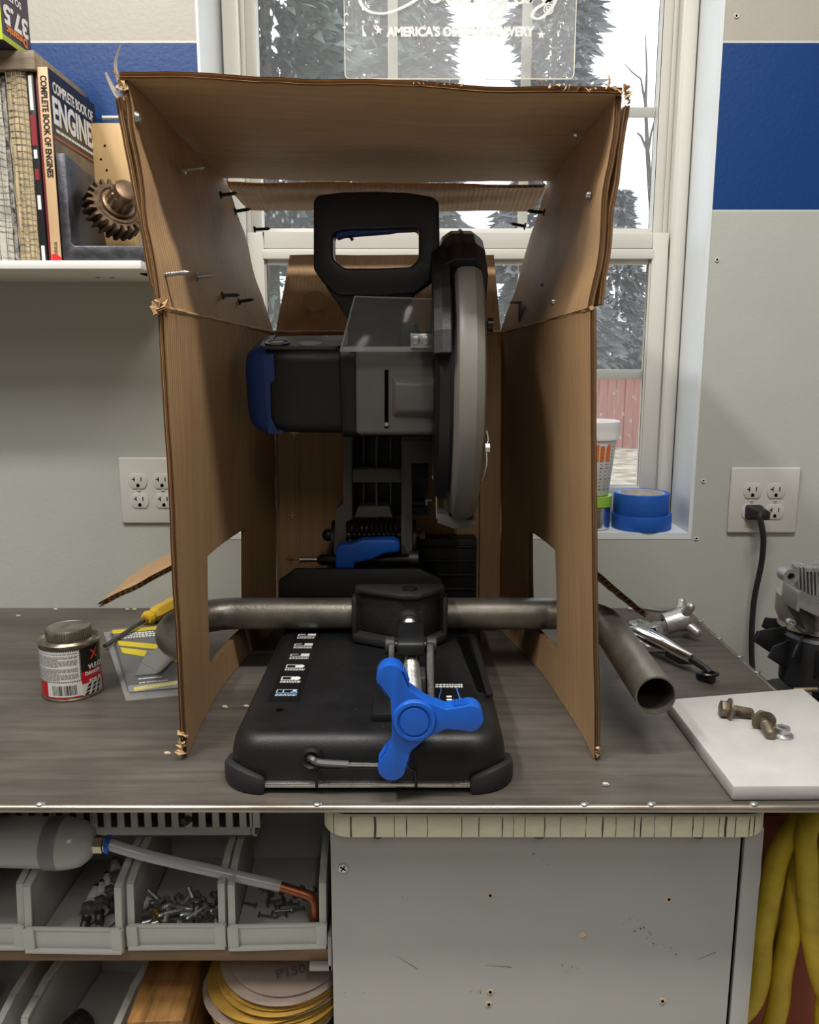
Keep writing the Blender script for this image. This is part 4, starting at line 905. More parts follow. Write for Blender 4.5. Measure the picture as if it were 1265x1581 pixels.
# ------------------------------------------------------------------ things on the window sill
SZ = WZ0 + .001
can = thing('silver_can', 'shiny silver can at the bottom of the stack on the window sill', 'can', (.322, 1.425, SZ))
B().lathe([(.030, 0), (.0315, .001), (.0315, .0395), (.030, .041), (.028, .039), (0, .039)], (.322, 1.425, SZ), n=36).build('can_body', chrome, can)
tag(B().lathe([(.027, 0), (.0335, 0), (.0335, .018), (.027, .018), (.027, 0)], (.322, 1.425, SZ + .0412), n=40, caps=False).build('green_tape_roll', M('green_tape', (.30, .55, .06), .55, var=.06, vscale=40)), 'roll of lime green tape on top of the silver can on the sill', 'tape roll')
cz = SZ + .0595
cup = thing('mixing_cup', 'translucent plastic mixing cup with orange and black scales stacked on the green tape', 'cup', (.322, 1.425, cz))
cupm = M('cup_plastic', (.80, .80, .78), .35, alpha=.72)
B().lathe([(0, .001), (.0255, 0), (.0272, .002), (.0375, .098), (.0365, .098), (.0262, .003), (0, .003)], (.322, 1.425, cz), n=40, caps=False).build('cup_body', cupm, cup)
B().lathe([(.0378, .098), (.0405, .098), (.0412, .104), (.0402, .110), (.0412, .116), (.0415, .128), (.0400, .130), (.0385, .128), (.0370, .098)], (.322, 1.425, cz), n=40, caps=False).build('white_rim', M('white_plastic', (.85, .85, .84), .4), cup)
org = M('orange_ink', (.75, .18, .03), .5)
def cupr(h): return .0272 + (.0375 - .0272) * h / .098 + .0004
def cpatch(b, a0, a1, h0, h1, ctr, rf, t=.0003, n=None):
    n = n or max(2, int(abs(a1 - a0) / .12)); ring = []
    for h in (h0, h1): ring.append([V((ctr[0] + math.cos(a0 + (a1 - a0) * k / n) * rf(h), ctr[1] + math.sin(a0 + (a1 - a0) * k / n) * rf(h), ctr[2] + h)) for k in range(n + 1)])
    b.add(ring[0] + ring[1], [(k, k + 1, n + 2 + k, n + 1 + k) for k in range(n)])
b = B(); b2 = B(); ct = (.322, 1.425, cz)
for col, a in enumerate((-1.75, -1.45, -1.15, -.85)):
    for k in range(13):
        h = .012 + k * .0062; w = .07 if k % 3 else .12
        (cpatch(b2, a, a + w, h, h + .0016, ct, cupr) if k < 8 or col % 2 else cpatch(b, a, a + .20, h, h + .0045, ct, cupr))
for a in (-1.8, -1.5, -1.2): cpatch(b, a, a + .22, .062, .088, ct, cupr)
b.build('orange_print', org, cup, smooth=0); b2.build('black_scale', M('dark_print', (.10, .09, .08), .6), cup, smooth=0)
bt = M('painters_tape', (.012, .10, .46), .55, var=.05, vscale=60); core = M('paper_core', (.55, .50, .46), .7, var=.2, vscale=90)
def tape_roll(name, lab, c, r, h, core_on=True):
    t = thing(name, lab, 'tape roll', c, 'blue tape rolls on the sill')
    b = B(); b.lathe([(.0395, 0), (r, 0), (r, h), (.0395, h), (.0395, 0)], c, n=56, caps=False); b.build('tape', bt, t, bevel=.0006)
    B().lathe([(.0375, .0004), (.0394, .0004), (.0394, h - .0004), (.0375, h - .0004), (.0375, .0004)], c, n=48, caps=False).build('core', core, t)
tape_roll('blue_tape_roll', 'lower and wider of two blue painter tape rolls stacked on the window sill', (.411, 1.428, SZ), .0515, .027)
tape_roll('blue_tape_roll', 'upper blue painter tape roll, on top of the other blue roll on the sill', (.4085, 1.426, SZ + .0275), .0478, .036)

# ------------------------------------------------------------------ wall outlets
ivory = M('outlet_white', (.60, .585, .55), .35)
def outlet(name, lab, pc, centres):
    c = at(*pc, WY); t = thing(name, lab, 'outlet', (c.x, WY, c.z))
    B().box(c.x - .0585, c.x + .0585, WY - .006, WY - .0005, c.z - .0565, c.z + .0565).build('cover_plate', ivory, t, bevel=.0028, seg=3)
    for px, py in centres:
        p = at(px, py, WY); out = [(p.x + .0155 * math.cos(a), p.z + max(-.0128, min(.0128, .0165 * math.sin(a)))) for a in [2 * PI * k / 32 for k in range(32)]]
        f = B().prism(out, WY - .0078, WY - .005, 'xz').build('receptacle', ivory, t, bevel=.0006)
        b = B(); y0, y1 = WY - .0082, WY - .0076
        b.box(p.x - .0066, p.x - .0050, y0, y1, p.z - .0005, p.z + .0070); b.box(p.x - .0098, p.x - .0058, y0, y1, p.z + .0024, p.z + .0040); b.box(p.x + .0050, p.x + .0066, y0, y1, p.z - .0003, p.z + .0066)
        b.prism([(p.x - .0026, p.z - .0098)] + [(p.x + .0026, p.z - .0098)] + arc((p.x, p.z - .0064), .0026, 0, PI, 6), y0, y1, 'xz'); b.build('slots', hole_dark, f, smooth=0)
    for k in (0, 1):
        p = at((centres[k][0] + centres[k + 2][0]) / 2, (centres[k][1] + centres[k + 2][1]) / 2, WY)
        s_ = B().lathe([(.0030, 0), (.0028, -.0012), (0, -.0016)], (p.x, WY - .006, p.z), (0, 1, 0), 14).build('plate_screw', ivory, t)
        B().box(p.x - .0024, p.x + .0024, WY - .0078, WY - .0074, p.z - .0004, p.z + .0004).build('screw_slot', hole_dark, s_, smooth=0)
    return t
outlet('wall_outlet', 'white four socket wall outlet right of the window with a black plug in it', (1178, 772), ((1160, 757), (1196, 757), (1157, 789), (1194, 789)))
outlet('wall_outlet', 'white four socket wall outlet partly hidden behind the left side of the box', (240, 757), ((215, 742), (252, 742), (218, 772), (255, 772)))
pl = at(1160, 789, WY); cord = thing('power_cord', 'black power cord plugged into the right wall outlet and hanging behind the bench', 'power cord', (pl.x, WY - .01, pl.z))
b = B(); loft(b, [[V((pl.x + x, WY - .0082, pl.z + z)) for x, z in rrect(-.0135, .0135, -.0125, .0125, .004, 4)], [V((pl.x + x, WY - .016, pl.z + z)) for x, z in rrect(-.0135, .0135, -.0125, .0125, .004, 4)],
              [V((pl.x + .004 + x, WY - .020, pl.z + z)) for x, z in rrect(-.011, .011, -.0095, .0095, .004, 4)], [V((pl.x + .008 + x, WY - .038, pl.z - .001 + z)) for x, z in rrect(-.0085, .0085, -.0075, .0075, .003, 4)]])
b.build('plug', rubber, cord, smooth=40)
cp = [V((pl.x + .009, WY - .036, pl.z - .002)), at(1174, 797, WY - .045), at(1179, 830, WY - .045), at(1176, 870, WY - .035), at(1165, 925, WY - .025), at(1161, 980, WY - .022), at(1162, 1030, WY - .022), at(1168, 1080, WY - .022), V((.60, WY - .022, -.30)), V((.61, WY - .03, -.89))]
B().tube(bez(cp, 8), .0048, 14).build('cable', rubber, cord)
b = B(); [b.tube([cp[0].lerp(cp[1], t_), cp[0].lerp(cp[1], t_ + .12)], .0068 - t_ * .0012, 14) for t_ in (.05, .3, .55, .8)]; b.build('strain_relief', rubber, cord)

# ------------------------------------------------------------------ rubber cement can
CC = V((-.4405, 1.014, 0)); CR, CH = .0365, .072
cc = thing('cement_can', 'small round can of rubber cement with a screw cap, red, white and black label', 'can', CC)
tin = M('tarnished_tin', (.30, .26, .20), .38, .9, var=.35, vscale=60)
B().lathe([(.0355, 0), (.0375, .0005), (.0378, .002), (CR, .004), (CR, CH - .003), (.0380, CH - .001), (.0385, CH + .001), (.0375, CH + .002), (.0350, CH), (.034, CH - .002), (.0290, CH - .001), (.0272, CH + .001), (.0268, CH + .006), (0, CH + .006)], CC, n=56).build('tin_body', tin, cc)
cap = B().lathe([(.0270, CH + .004), (.0275, CH + .0045), (.0275, CH + .014), (.0262, CH + .0165), (.0235, CH + .0168), (.0225, CH + .0160), (0, CH + .0160)], CC, n=56).build('screw_cap', M('worn_cap', (.24, .22, .19), .5, .8, var=.4, vscale=50, bump=.4, bscale=200), cc)
b = B()
for k in range(60): a = 2 * PI * k / 60; b.tube([CC + V((math.cos(a) * .0276, math.sin(a) * .0276, CH + .006)), CC + V((math.cos(a) * .0276, math.sin(a) * .0276, CH + .0135))], .0006, 5)
tag(b.build('cap_knurling', tin, cap), None, None, kind='stuff')
F0 = math.radians(-66); rad = lambda h: CR + .0003; rad2 = lambda h: CR + .0006; rad3 = lambda h: CR + .0008
def lab_(name, a0, a1, h0, h1, m, rf=rad): b = B(); cpatch(b, F0 + R(a0), F0 + R(a1), h0, h1, CC, rf); return b.build(name, m, cc, smooth=60)
red = M('label_red', (.55, .012, .025), .35); wht = M('label_white', (.72, .71, .68), .4); blk = M('label_black', (.012, .012, .013), .35)
lab_('label_red_band', -180, 179.9, .0045, .036, red); lab_('label_black_band', -180, 179.9, .036, .0675, blk)
lab_('label_text_block', -95, 17, .025, .0668, wht, rad2); lab_('label_barcode_block', -52, 17, .0062, .0255, wht, rad2)
lab_('label_white_corner', 17, 70, .0045, .020, wht, rad2)
b = B(); rg = random.Random(5)
for k in range(26):
    a = -88 + k * 4.1
    for hh in (.0655, .0255):
        b_ = F0 + R(a); pts = [V((CC.x + math.cos(F0 + R(a + d_)) * (CR + .0008), CC.y + math.sin(F0 + R(a + d_)) * (CR + .0008), h_)) for d_, h_ in ((0, hh), (2, hh), (3.6, hh + .0016), (1.6, hh + .0016))]; b.add(pts, [(0, 1, 2, 3)])
for k in range(16): cpatch(b, F0 + R(14.5), F0 + R(16.8), .026 + k * .0025, .0275 + k * .0025, CC, rad3)
x = -40.
while x < 6: w = rg.choice((.7, .7, 1.3, 2.)); cpatch(b, F0 + R(x), F0 + R(x + w), .0085, .0215, CC, rad3, n=1); x += w + rg.choice((.8, 1.2, 1.8))
for i_, (a0, a1) in enumerate(((22, 60), (30, 75), (18, 40))):
    for j_ in range(3): a = 20 + i_ * 13 + j_ * 3; pts = [V((CC.x + math.cos(F0 + R(a + d_)) * (CR + .0009), CC.y + math.sin(F0 + R(a + d_)) * (CR + .0009), h_)) for d_, h_ in ((0, .005 + j_ * .005), (7, .005 + j_ * .005), (12, .0085 + j_ * .005), (5, .0085 + j_ * .005))]; b.add(pts, [(0, 1, 2, 3)])
b.build('label_black_print', blk, cc, smooth=0)
b = B()
for ln in range(20):
    h = .0625 - ln * .0018; a = -84.
    if ln in (1, 10): continue
    e_ = 11 if ln % 5 != 4 else -25
    while a < e_: w = rg.uniform(3, 9); cpatch(b, F0 + R(a), F0 + R(min(a + w, e_)), h, h + .0009, CC, rad3, n=1); a += w + 1.4
b.build('label_fine_print', M('fine_print', (.16, .16, .16), .6), cc, smooth=0)
def wrap(a, h): return lambda p: V((CC.x + math.cos(F0 + R(a) + p.x / CR) * (CR + .0008 + p.z), CC.y + math.sin(F0 + R(a) + p.x / CR) * (CR + .0008 + p.z), h + p.y))
text('X', .017, None, M('label_letter_red', (.6, .08, .06), .4), 'label_letter', cc, post=wrap(47, .056), bold=.0004, align='CENTER')
text('VULCA', .0085, None, white_ink, 'label_lettering', cc, post=wrap(31, .0405), bold=.0003, align='LEFT', shear=.1)
text('DANGER', .0062, None, white_ink, 'label_lettering', cc, post=wrap(24, .0325), bold=.0002, align='LEFT')
text('FOR PR', .0066, None, white_ink, 'label_lettering', cc, post=wrap(32, .0215), bold=.0002, align='LEFT')

# ------------------------------------------------------------------ angle finder in its blister pack
pk = thing('blister_pack', 'grey and yellow blister pack of an angle finder lying between the can and the box', 'package', atz(215, 1030, 0))
def bl(u, v, z):  # card coordinates, u to the right, v towards the viewer
    a, b_, c, d_ = [atz(px, py, .0) for px, py in ((173, 978), (285, 968), (200, 1074), (290, 1066))]
    p = a.lerp(b_, u).lerp(c.lerp(d_, u), v); return V((p.x, p.y, z))
def cardq(b, pts, z, t=.0004): return quad(b, [bl(u, v, z) for u, v in pts], t)
cardq(B(), [(0, 0), (1, 0), (1, 1), (0, 1)], .004, .0008).build('printed_card', M('pack_grey', (.14, .14, .14), .4), pk, smooth=0)
clr = M('clear_blister', (.75, .77, .78), .12, alpha=.28, spec=.7)
b = B(); o_ = [(-.11, -.01), (1, -.03), (1, 1.07), (-.09, 1.08)]; i1 = [(-.04, .04), (1, .03), (1, .99), (-.02, 1.0)]
loft(b, [[bl(u, v, .001) for u, v in o_], [bl(u, v, .0025) for u, v in o_], [bl(u, v, .0035) for u, v in i1], [bl(u, v, .012) for u, v in [(-.03, .05), (1, .04), (1, .975), (-.01, .985)]]], caps=False)
b.build('clear_tray', clr, pk, smooth=0)
yl_ = M('pack_yellow', (.75, .60, .03), .4)
b = B(); cardq(b, [(0, 0), (1, 0), (1, .05), (.0, .07)], .005); cardq(b, [(.03, .20), (1, .42), (1, .50), (.04, .29)], .005); cardq(b, [(.05, .325), (1, .56), (1, .68), (.06, .42)], .005); cardq(b, [(.09, .95), (1, .90), (1, .94), (.09, 1.0)], .005)
b.build('yellow_bands', yl_, pk, smooth=0)
b = B(); cardq(b, [(.30, .62), (.66, .34), (.92, .52), (.56, .80)], .0052, .003); cardq(b, [(.16, .80), (.42, .44), (.80, .58), (.52, .80)], .0052, .002); b.build('angle_finder_body', M('brushed_plate', (.35, .35, .35), .35, .6), pk, bevel=.0004)
ux_ = (bl(1, .5, 0) - bl(0, .5, 0)).normalized(); uy_ = (bl(.5, 0, 0) - bl(.5, 1, 0)).normalized()
for tx, v in (('BUSCADOR', .845), ('DE ANGULOS', .90)): text(tx, .0058, frame(bl(.20, v, .0056), ux_, uy_), white_ink, 'lettering', pk, align='LEFT', bold=.00035)
b = B(); rg = random.Random(9)
for v, u1 in ((.085, .55), (.12, .75), (.155, .72)):
    u = .08
    while u < u1: w = rg.uniform(.02, .05); cardq(b, [(u, v), (u + w, v - .002), (u + w, v + .020), (u, v + .022)], .005); u += w + .012
b.build('small_print', white_ink, pk, smooth=0)

# ------------------------------------------------------------------ screwdriver
sd = thing('screwdriver', 'yellow handled screwdriver lying behind the blister pack', 'screwdriver', atz(240, 955, 0))
ha, hb = atz(224, 957, .0135), atz(282, 925, .0135); ha.z = hb.z = .0135; hd = (hb - ha).normalized(); hl = .10
yh = M('clear_yellow_handle', (.72, .46, .02), .18, coat=.4)
nn = 12
rings = []
for h, r, fl in ((0, .005, 0), (.002, .0095, 0), (.010, .0125, 0), (.016, .0110, 0), (.020, .0085, 0), (.024, .0105, .3), (.030, .0128, 1), (.09, .0130, 1), (.097, .0115, .3), (.10, .007, 0)):
    a_ = hd.cross(V((0, 0, 1))).normalized(); w_ = a_.cross(hd)
    rings.append([ha + hd * h + (a_ * math.cos(2 * PI * k / nn) + w_ * math.sin(2 * PI * k / nn)) * r * (1 - .14 * fl * (k % 2)) for k in range(nn)])
loft(B(), rings).build('handle', yh, sd, smooth=25)
B().tube([ha + hd * .001, ha - hd * .11 + V((0, 0, -.006))], .0032, 12).build('shaft', dark_steel, sd)
B().tube([ha - hd * .005, ha + hd * .003], .0065, 14).build('ferrule', brass, sd)

# ------------------------------------------------------------------ white slab with bolts
slab_m = M('white_slab', (.47, .46, .44), .5, var=.10, vscale=14, bump=.3, bscale=40)
T_ = .016
sv = [atz(1029, 1103, 0), V((.500, .985, 0)), V((.500, .742, 0)), atz(1131, 1237, 0)]
sv[0].y = .950; sv[0].x = .3165
sl = B(); n = 4; sl.prism([(p.x, p.y) for p in sv], .0004, T_, 'xy')
tag(sl.build('white_slab', slab_m, bevel=.002), 'scuffed thick white plastic slab on the right front corner of the bench', 'slab')
rust = M('dirty_bolt_steel', (.20, .165, .12), .5, .8, var=.4, vscale=60, bump=.4, bscale=300)
def flange_bolt(name, lab, p, d, tip=.0):
    t = thing(name, lab, 'bolt', p, 'loose bolts on the white slab'); d = V(d).normalized(); p = V(p); t.scale = (.72, .72, .72)
    B().tube([p - d * .0085, p], .0098, 6).build('hex_head', rust, t, bevel=.0008)
    B().lathe([(.0098, -.001), (.0132, .001), (.0134, .0025), (.0062, .0032)], p, d, 28).build('flange', rust, t)
    pr = [(.0062, .003), (.0062, .008)]; h = .009
    while h < .026: pr += [(.0054, h), (.0064, h + .0009)]; h += .0018
    pr += [(.0045, .0285)]; B().lathe(pr, p, d, 20).build('threaded_shank', rust, t, smooth=20)
b1 = atz(1124, 1095, T_ + .0098); flange_bolt('flange_bolt', 'rusty flange bolt lying sideways on the white slab, furthest left', b1, (1, -.12, -.14))
b2 = atz(1179, 1113, T_ + .0098); flange_bolt('flange_bolt', 'rusty flange bolt on the white slab pointing towards the front', b2, (-.08, -1, -.16))
nc = atz(1208, 1136, T_); nut = thing('flange_nut', 'small bright flange nut on the white slab in front of the bolts', 'nut', nc)
B().lathe([(.0045, .0002), (.0112, .0002), (.0116, .0018), (.0090, .0036), (.0045, .0036), (.0045, .0002)], nc, n=28, caps=False).build('flange', zinc, nut)
hx = [(nc.x + .0086 * math.cos(PI / 3 * k + .2), nc.y + .0086 * math.sin(PI / 3 * k + .2)) for k in range(6)]; hi_ = [(nc.x + .0046 * math.cos(PI / 3 * k + .2), nc.y + .0046 * math.sin(PI / 3 * k + .2)) for k in range(6)]
B().prism(hx, T_ + .0032, T_ + .0105, 'xy', hole=hi_).build('hex', zinc, nut, bevel=.0006)

# ------------------------------------------------------------------ locking clamp pliers
lp = thing('locking_clamp', 'chrome locking clamp pliers lying on the bench behind the open pipe end', 'pliers', atz(1030, 1000, 0))
A = lambda px, py, z: atz(px, py, z)
b = B(); pth = [A(982, 972, .022), A(1000, 979, .026), A(1025, 992, .026), A(1048, 1006, .023), A(1068, 1017, .020)]
P = bez(pth, 5); rgs = []
for i, p in enumerate(P):
    dd = (P[min(i + 1, len(P) - 1)] - P[max(i - 1, 0)]).normalized(); s_ = dd.cross(V((0, 0, 1))).normalized(); u_ = s_.cross(dd); f = i / (len(P) - 1)
    w_, h_ = .0135 * (1 - f) + .0062 * f, .0095 * (1 - f) + .007 * f
    rgs.append([p + s_ * w_ * math.cos(a) + u_ * h_ * math.sin(a) for a in [2 * PI * k / 14 for k in range(14)]])
loft(b, rgs); b.build('handle_body', chrome, lp, smooth=50)
b = B(); c0 = A(988, 967, .026); b.tube([c0 - V((0, 0, .008)), c0 + V((0, 0, .006))], .017, 24); b.build('jaw_plate', steel, lp, bevel=.002)
B().tube([c0 + V((0, 0, .005)), c0 + V((0, 0, .010))], .0045, 14).build('rivet', zinc, lp)
m_ = Matrix.Rotation(R(-38), 3, 'Z') @ Matrix.Rotation(R(-15), 3, 'Y'); b = B(); b.obox(A(1012, 965, .030), (.020, .034, .004), m_); b.obox(A(1012, 965, .030) + m_ @ V((.009, 0, -.010)), (.003, .034, .020), m_); b.obox(A(1012, 965, .030) + m_ @ V((-.009, 0, -.010)), (.003, .034, .020), m_); b.build('swivel_pad', steel, lp, bevel=.0012)
B().tube([A(972, 985, .012), A(985, 993, .012), A(1002, 1000, .010), A(1020, 1003, .009), A(1040, 1006, .010)], [.008, .0075, .0065, .0055, .004], 12).build('lower_handle', steel, lp)
B().tube([A(975, 975, .016), A(990, 985, .018), A(1010, 992, .018), A(1030, 1000, .016)], [.007, .007, .006, .004], 10).build('toggle_link', dark_steel, lp)
B().tube([A(1030, 1010, .007), A(1050, 1020, .007), A(1068, 1022, .009)], [.004, .005, .004], 10).build('release_lever', dark_steel, lp)
B().tube([A(1066, 1017, .019), A(1090, 1032, .015), A(1098, 1040, .013)], [.0052, .0048, .0045], 12).build('adjusting_screw', black_sm, lp)
rg_ = A(1096, 1038, .014); B().tube([rg_ + V((.011 * math.cos(2 * PI * k / 20), .007 * math.sin(2 * PI * k / 20), -.002)) for k in range(20)], .0022, 8, closed=True).build('screw_eye', black_sm, lp)
B().tube([A(1078, 1042, .006), A(1102, 1050, .006)], .0055, 12).build('tommy_bar', black_sm, lp)

# ------------------------------------------------------------------ cast hand knob
kb = thing('cast_hand_knob', 'rough cast aluminium hand knob with four stubby arms behind the pliers', 'knob', atz(1045, 975, 0))
alu = M('cast_aluminium', (.50, .49, .46), .42, .8, var=.2, vscale=60, bump=.6, bscale=180)
ka = atz(1026, 963, .022); kbp = atz(1056, 955, .030); kd = (kbp - ka).normalized()
hub = B().lathe([(.009, -.001), (.0165, 0), (.0170, .018), (.0185, .026), (.0190, .036), (.015, .041), (0, .042)], ka, kd, 28).build('hub', alu, kb)
B().lathe([(.0085, -.0012), (.0085, .004), (0, .004)], ka, kd, 20).build('bore', hole_dark, hub)
s1 = kd.cross(V((0, 0, 1))).normalized(); s2 = s1.cross(kd); cc_ = ka + kd * .032
for k in range(4):
    a = R(52 + 90 * k); dv = s1 * math.cos(a) + s2 * math.sin(a)
    tip = cc_ + dv * .029 + kd * .008
    if tip.z < .009: tip.z = .009
    b = B(); b.tube([cc_ + dv * .012, tip], [.0085, .0066], 14); b.ball(tip, .0070, (1, 1, 1), 14); b.build('arm', alu, kb)
ch = thing('beaded_chain', 'short beaded metal chain lying at the wall left of the cast knob', 'chain', atz(1008, 940, 0))
b = B()
for k in range(26): t_ = k / 25; p = V((.388 + .070 * t_, 1.362 + .006 * math.sin(t_ * 7), .0032)); b.ball(p, .0031, (1, 1, 1), 8)
tag(b.build('beads', zinc, ch), None, None, kind='stuff')
B().tube([V((.388, 1.362, .003)), V((.378, 1.364, .003))], [.004, .0025], 10).build('chain_clasp', zinc, ch)

# ------------------------------------------------------------------ small engine on its stand
eng = thing('small_engine', 'bare aluminium small engine with black fan blades standing right of the bench', 'engine', (.66, 1.12, -.9))
gal = M('engine_aluminium', (.40, .40, .39), .42, .85, var=.2, vscale=40, bump=.4, bscale=150); EY = 1.08
def ep(pts, y=EY + .035): return pxpoly(pts, y)
B().prism(ep([(1222, 868), (1229, 864), (1330, 864), (1330, 918), (1270, 924), (1232, 905), (1221, 890)]), EY + .01, EY + .035, 'xz').build('valve_cover', gal, eng, bevel=.002)
b = B()
for k in range(6):
    px = 1230 + k * 5.2; b.prism(ep([(px, 875), (px + 2.6, 874), (px + 4.5, 920), (px + 1.5, 918)], EY), EY - .004 - k * .0006, EY + .012, 'xz')
b.build('cover_fins', gal, eng, bevel=.0005)
B().prism(ep([(1224, 866), (1330, 866), (1330, 871), (1224, 872)]), EY - .006, EY + .035, 'xz').build('cover_rim', gal, eng, bevel=.001)
lug = at(1220, 889, EY - .008); B().lathe([(.0048, -.004), (.0105, -.004), (.0105, .016), (.0048, .016), (.0048, -.004)], lug, (0, 1, 0), 28, caps=False).build('bolt_lug', gal, eng)
B().lathe([(0, .010), (.0048, .010)], lug, (0, 1, 0), 20, caps=False).build('lug_hole', hole_dark, eng)
B().prism(ep([(1207, 912), (1209, 898), (1216, 898), (1268, 930), (1330, 930), (1330, 945), (1262, 945), (1232, 934), (1212, 924), (1211, 930), (1206, 928)]), EY - .012, EY + .035, 'xz').build('head_flange', gal, eng, bevel=.0015)
B().prism(ep([(1213, 930), (1225, 960), (1222, 963), (1226, 967), (1238, 966), (1240, 944), (1222, 926)]), EY - .002, EY + .035, 'xz').build('side_bracket', M('dark_bracket', (.06, .05, .045), .6, var=.3, vscale=30), eng, bevel=.001)
rc = at(1222, 962, EY - .004); B().lathe([(.0028, -.002), (.0056, -.002), (.0056, .006), (.0028, .006), (.0028, -.002)], rc, (0, 1, 0), 18, caps=False).build('bracket_eye', gal, eng)
ex_ = at(1300, 960, EY).x
B().lathe([(.058, at(1265, 985, EY).z), (.056, at(1265, 978, EY).z), (.062, at(1265, 965, EY).z), (.062, at(1265, 936, EY).z)], (ex_, EY + .055, 0), n=36).build('cylinder', M('cylinder_grey', (.36, .34, .30), .5, .5, var=.15, vscale=30), eng, smooth=40)
fx = at(1282, 1010, EY); fanm = M('fan_black', (.02, .02, .022), .45, var=.2, vscale=40)
B().lathe([(.045, -.055), (.050, -.05), (.050, .018), (.046, .022)], (fx.x, EY + .03, fx.z), n=36).build('fan_hub', fanm, eng)
b0 = None
for k in range(11):
    a = R(95 + k * 24); dv = V((math.cos(a), math.sin(a), 0)); sv_ = V((-dv.y, dv.x, 0)); o = V((fx.x, EY + .03, fx.z - .008)); z0_, z1_ = (.004, .030) if k % 2 else (-.014, .018)
    pts = [o + dv * .044 + V((0, 0, z0_ - .012)), o + dv * .088 + sv_ * .012 + V((0, 0, z1_ - .016)), o + dv * .082 + sv_ * .014 + V((0, 0, z1_)), o + dv * .044 + V((0, 0, z1_ + .004))]
    b = B(); plate(b, pts, .0028); b.build('fan_blade', fanm, eng, bevel=.0006)
B().lathe([(.105, -.9), (.105, -.88), (.04, -.87), (.04, -.16), (.075, -.12), (.075, -.05), (.05, -.045)], (fx.x, EY + .03, 0), n=32).build('stand', fanm, eng, smooth=40)
B().tube([at(1225, 1065, EY - .03), at(1262, 1064, EY - .03)], .003, 10).build('linkage_rod', M('brass_rod', (.45, .34, .2), .35, .8), eng)
q = at(1237, 1072, EY - .03); B().tube([q, q + V((.012, .004, 0))], .0065, 12).build('linkage_nut', gal, eng)
# ------------------------------------------------------------------ wall shelf and what stands on it
ST = .5615; FYS = 1.20
shelf = thing('wall_shelf', 'white painted wall shelf at the left holding books and metal parts', 'shelf', (-.8, WY, .55))
B().box(-1.3, -.372, 1.18, WY - .001, .550, ST).build('shelf_board', white_paint, shelf, bevel=.0012)
b = B(); b.box(-.392, -.372, 1.235, 1.262, .5485, .5502); b.build('bracket_slot', hole_dark, shelf, smooth=0)
for px in (165, 187): p = at(px, 427, 1.34); B().lathe([(.0035, -.0006), (.0035, .0004)], (p.x, 1.30, .550), (0, 0, 1), 12).build('screw_hole', hole_dark, shelf)

def X(px, py, y=FYS): return at(px, py, y).x
wire = M('mesh_wire', (.22, .21, .18), .5, .6)
def filt(name, lab, x0, x1, zt, m, pitch=.0088):
    t = thing(name, lab, 'filter', ((x0 + x1) / 2, 1.28, ST))
    nz = 40; rg = random.Random(int(x0 * 1000) % 97)
    B().grid(lambda u, v: V((x0 + (x1 - x0) * u, FYS + .004 + .004 * mnoise.noise(V((u * 3, v * 9, x0 * 9))) - .004 * math.sin(PI * u), ST + (zt - ST) * v)), 6, nz).build('filter_face', m, t)
    B().box(x0, x1, FYS + .006, WY - .012, ST, zt - .001).build('filter_body', m, t, bevel=.003)
    b = B(); z = ST + .006
    while z < zt - .003:
        dz = rg.uniform(-.001, .001); b.tube([V((x0 - .001, FYS + .004, z)), V(((x0 + x1) / 2, FYS - .002, z + dz)), V((x1 + .001, FYS + .002, z)), V((x1 + .001, FYS + .06, z))], .0005, 5); z += pitch
    for k in range(4): x = x0 + (x1 - x0) * (k + .5) / 4; b.tube([V((x + rg.uniform(-.001, .001), FYS - .0015, ST + (zt - ST) * j / 8)) for j in range(9)], .0005, 5)
    tag(b.build('wire_mesh', wire, t), None, None, kind='stuff')
    return t
fa = M('dusty_filter_grey', (.50, .48, .42), .9, var=.15, vscale=40, bump=.6, bscale=200); fb_ = M('dusty_filter_tan', (.52, .41, .25), .9, var=.18, vscale=60, bump=.8, bscale=220)
filt('air_filter', 'grey dusty air filter panel under wire mesh at the far left of the shelf', X(-30, 400), X(21, 400), at(10, 116, FYS).z, fa)
B_ = B(); xs0, xs1 = X(22, 400), X(28, 400); B_.box(xs0, xs1, FYS + .004, 1.36, ST, at(25, 116, FYS).z); tag(B_.build('speckled_board', M('speckled_black', (.02, .02, .02), .8, col2=(.4, .38, .34), vscale=160, detail=1)), 'thin black and white speckled board between the two air filters', 'board')
filt('air_filter', 'tan air filter panel under wire mesh beside the thin black magazine', X(29.5, 400), X(60, 400), at(45, 110, FYS).z, fb_)
# magazine
mx0, mx1 = X(62, 400), X(72, 400); mz = at(68, 110, FYS).z
mg = thing('black_magazine', 'thin black spined magazine between the tan filter and the engine book', 'magazine', (mx0, 1.28, ST))
B().box(mx0, mx1, FYS + .002, 1.36, ST, mz).build('magazine_body', M('magazine_black', (.018, .018, .02), .4), mg, bevel=.0006)
b = B(); w_ = (mx1 - mx0)
for h0, h1 in ((.80, .98), (.55, .60), (.28, .36), (.0, .09)): b.box(mx0 + w_ * .25, mx1 - w_ * .25, FYS + .0012, FYS + .003, ST + (mz - ST) * h0 + .001, ST + (mz - ST) * h1)
tag(b.build('spine_print', white_ink, mg, smooth=0), None, None, kind='stuff')
b = B(); b.box(mx0 + w_ * .1, mx1 - w_ * .1, FYS + .0014, FYS + .003, ST + (mz - ST) * .62, ST + (mz - ST) * .78); b.box(mx0 + w_ * .2, mx1 - w_ * .2, FYS + .0012, FYS + .003, ST + (mz - ST) * .44, ST + (mz - ST) * .5); tag(b.build('red_spine_print', M('spine_red', (.25, .02, .03), .5), mg, smooth=0), None, None, kind='stuff')
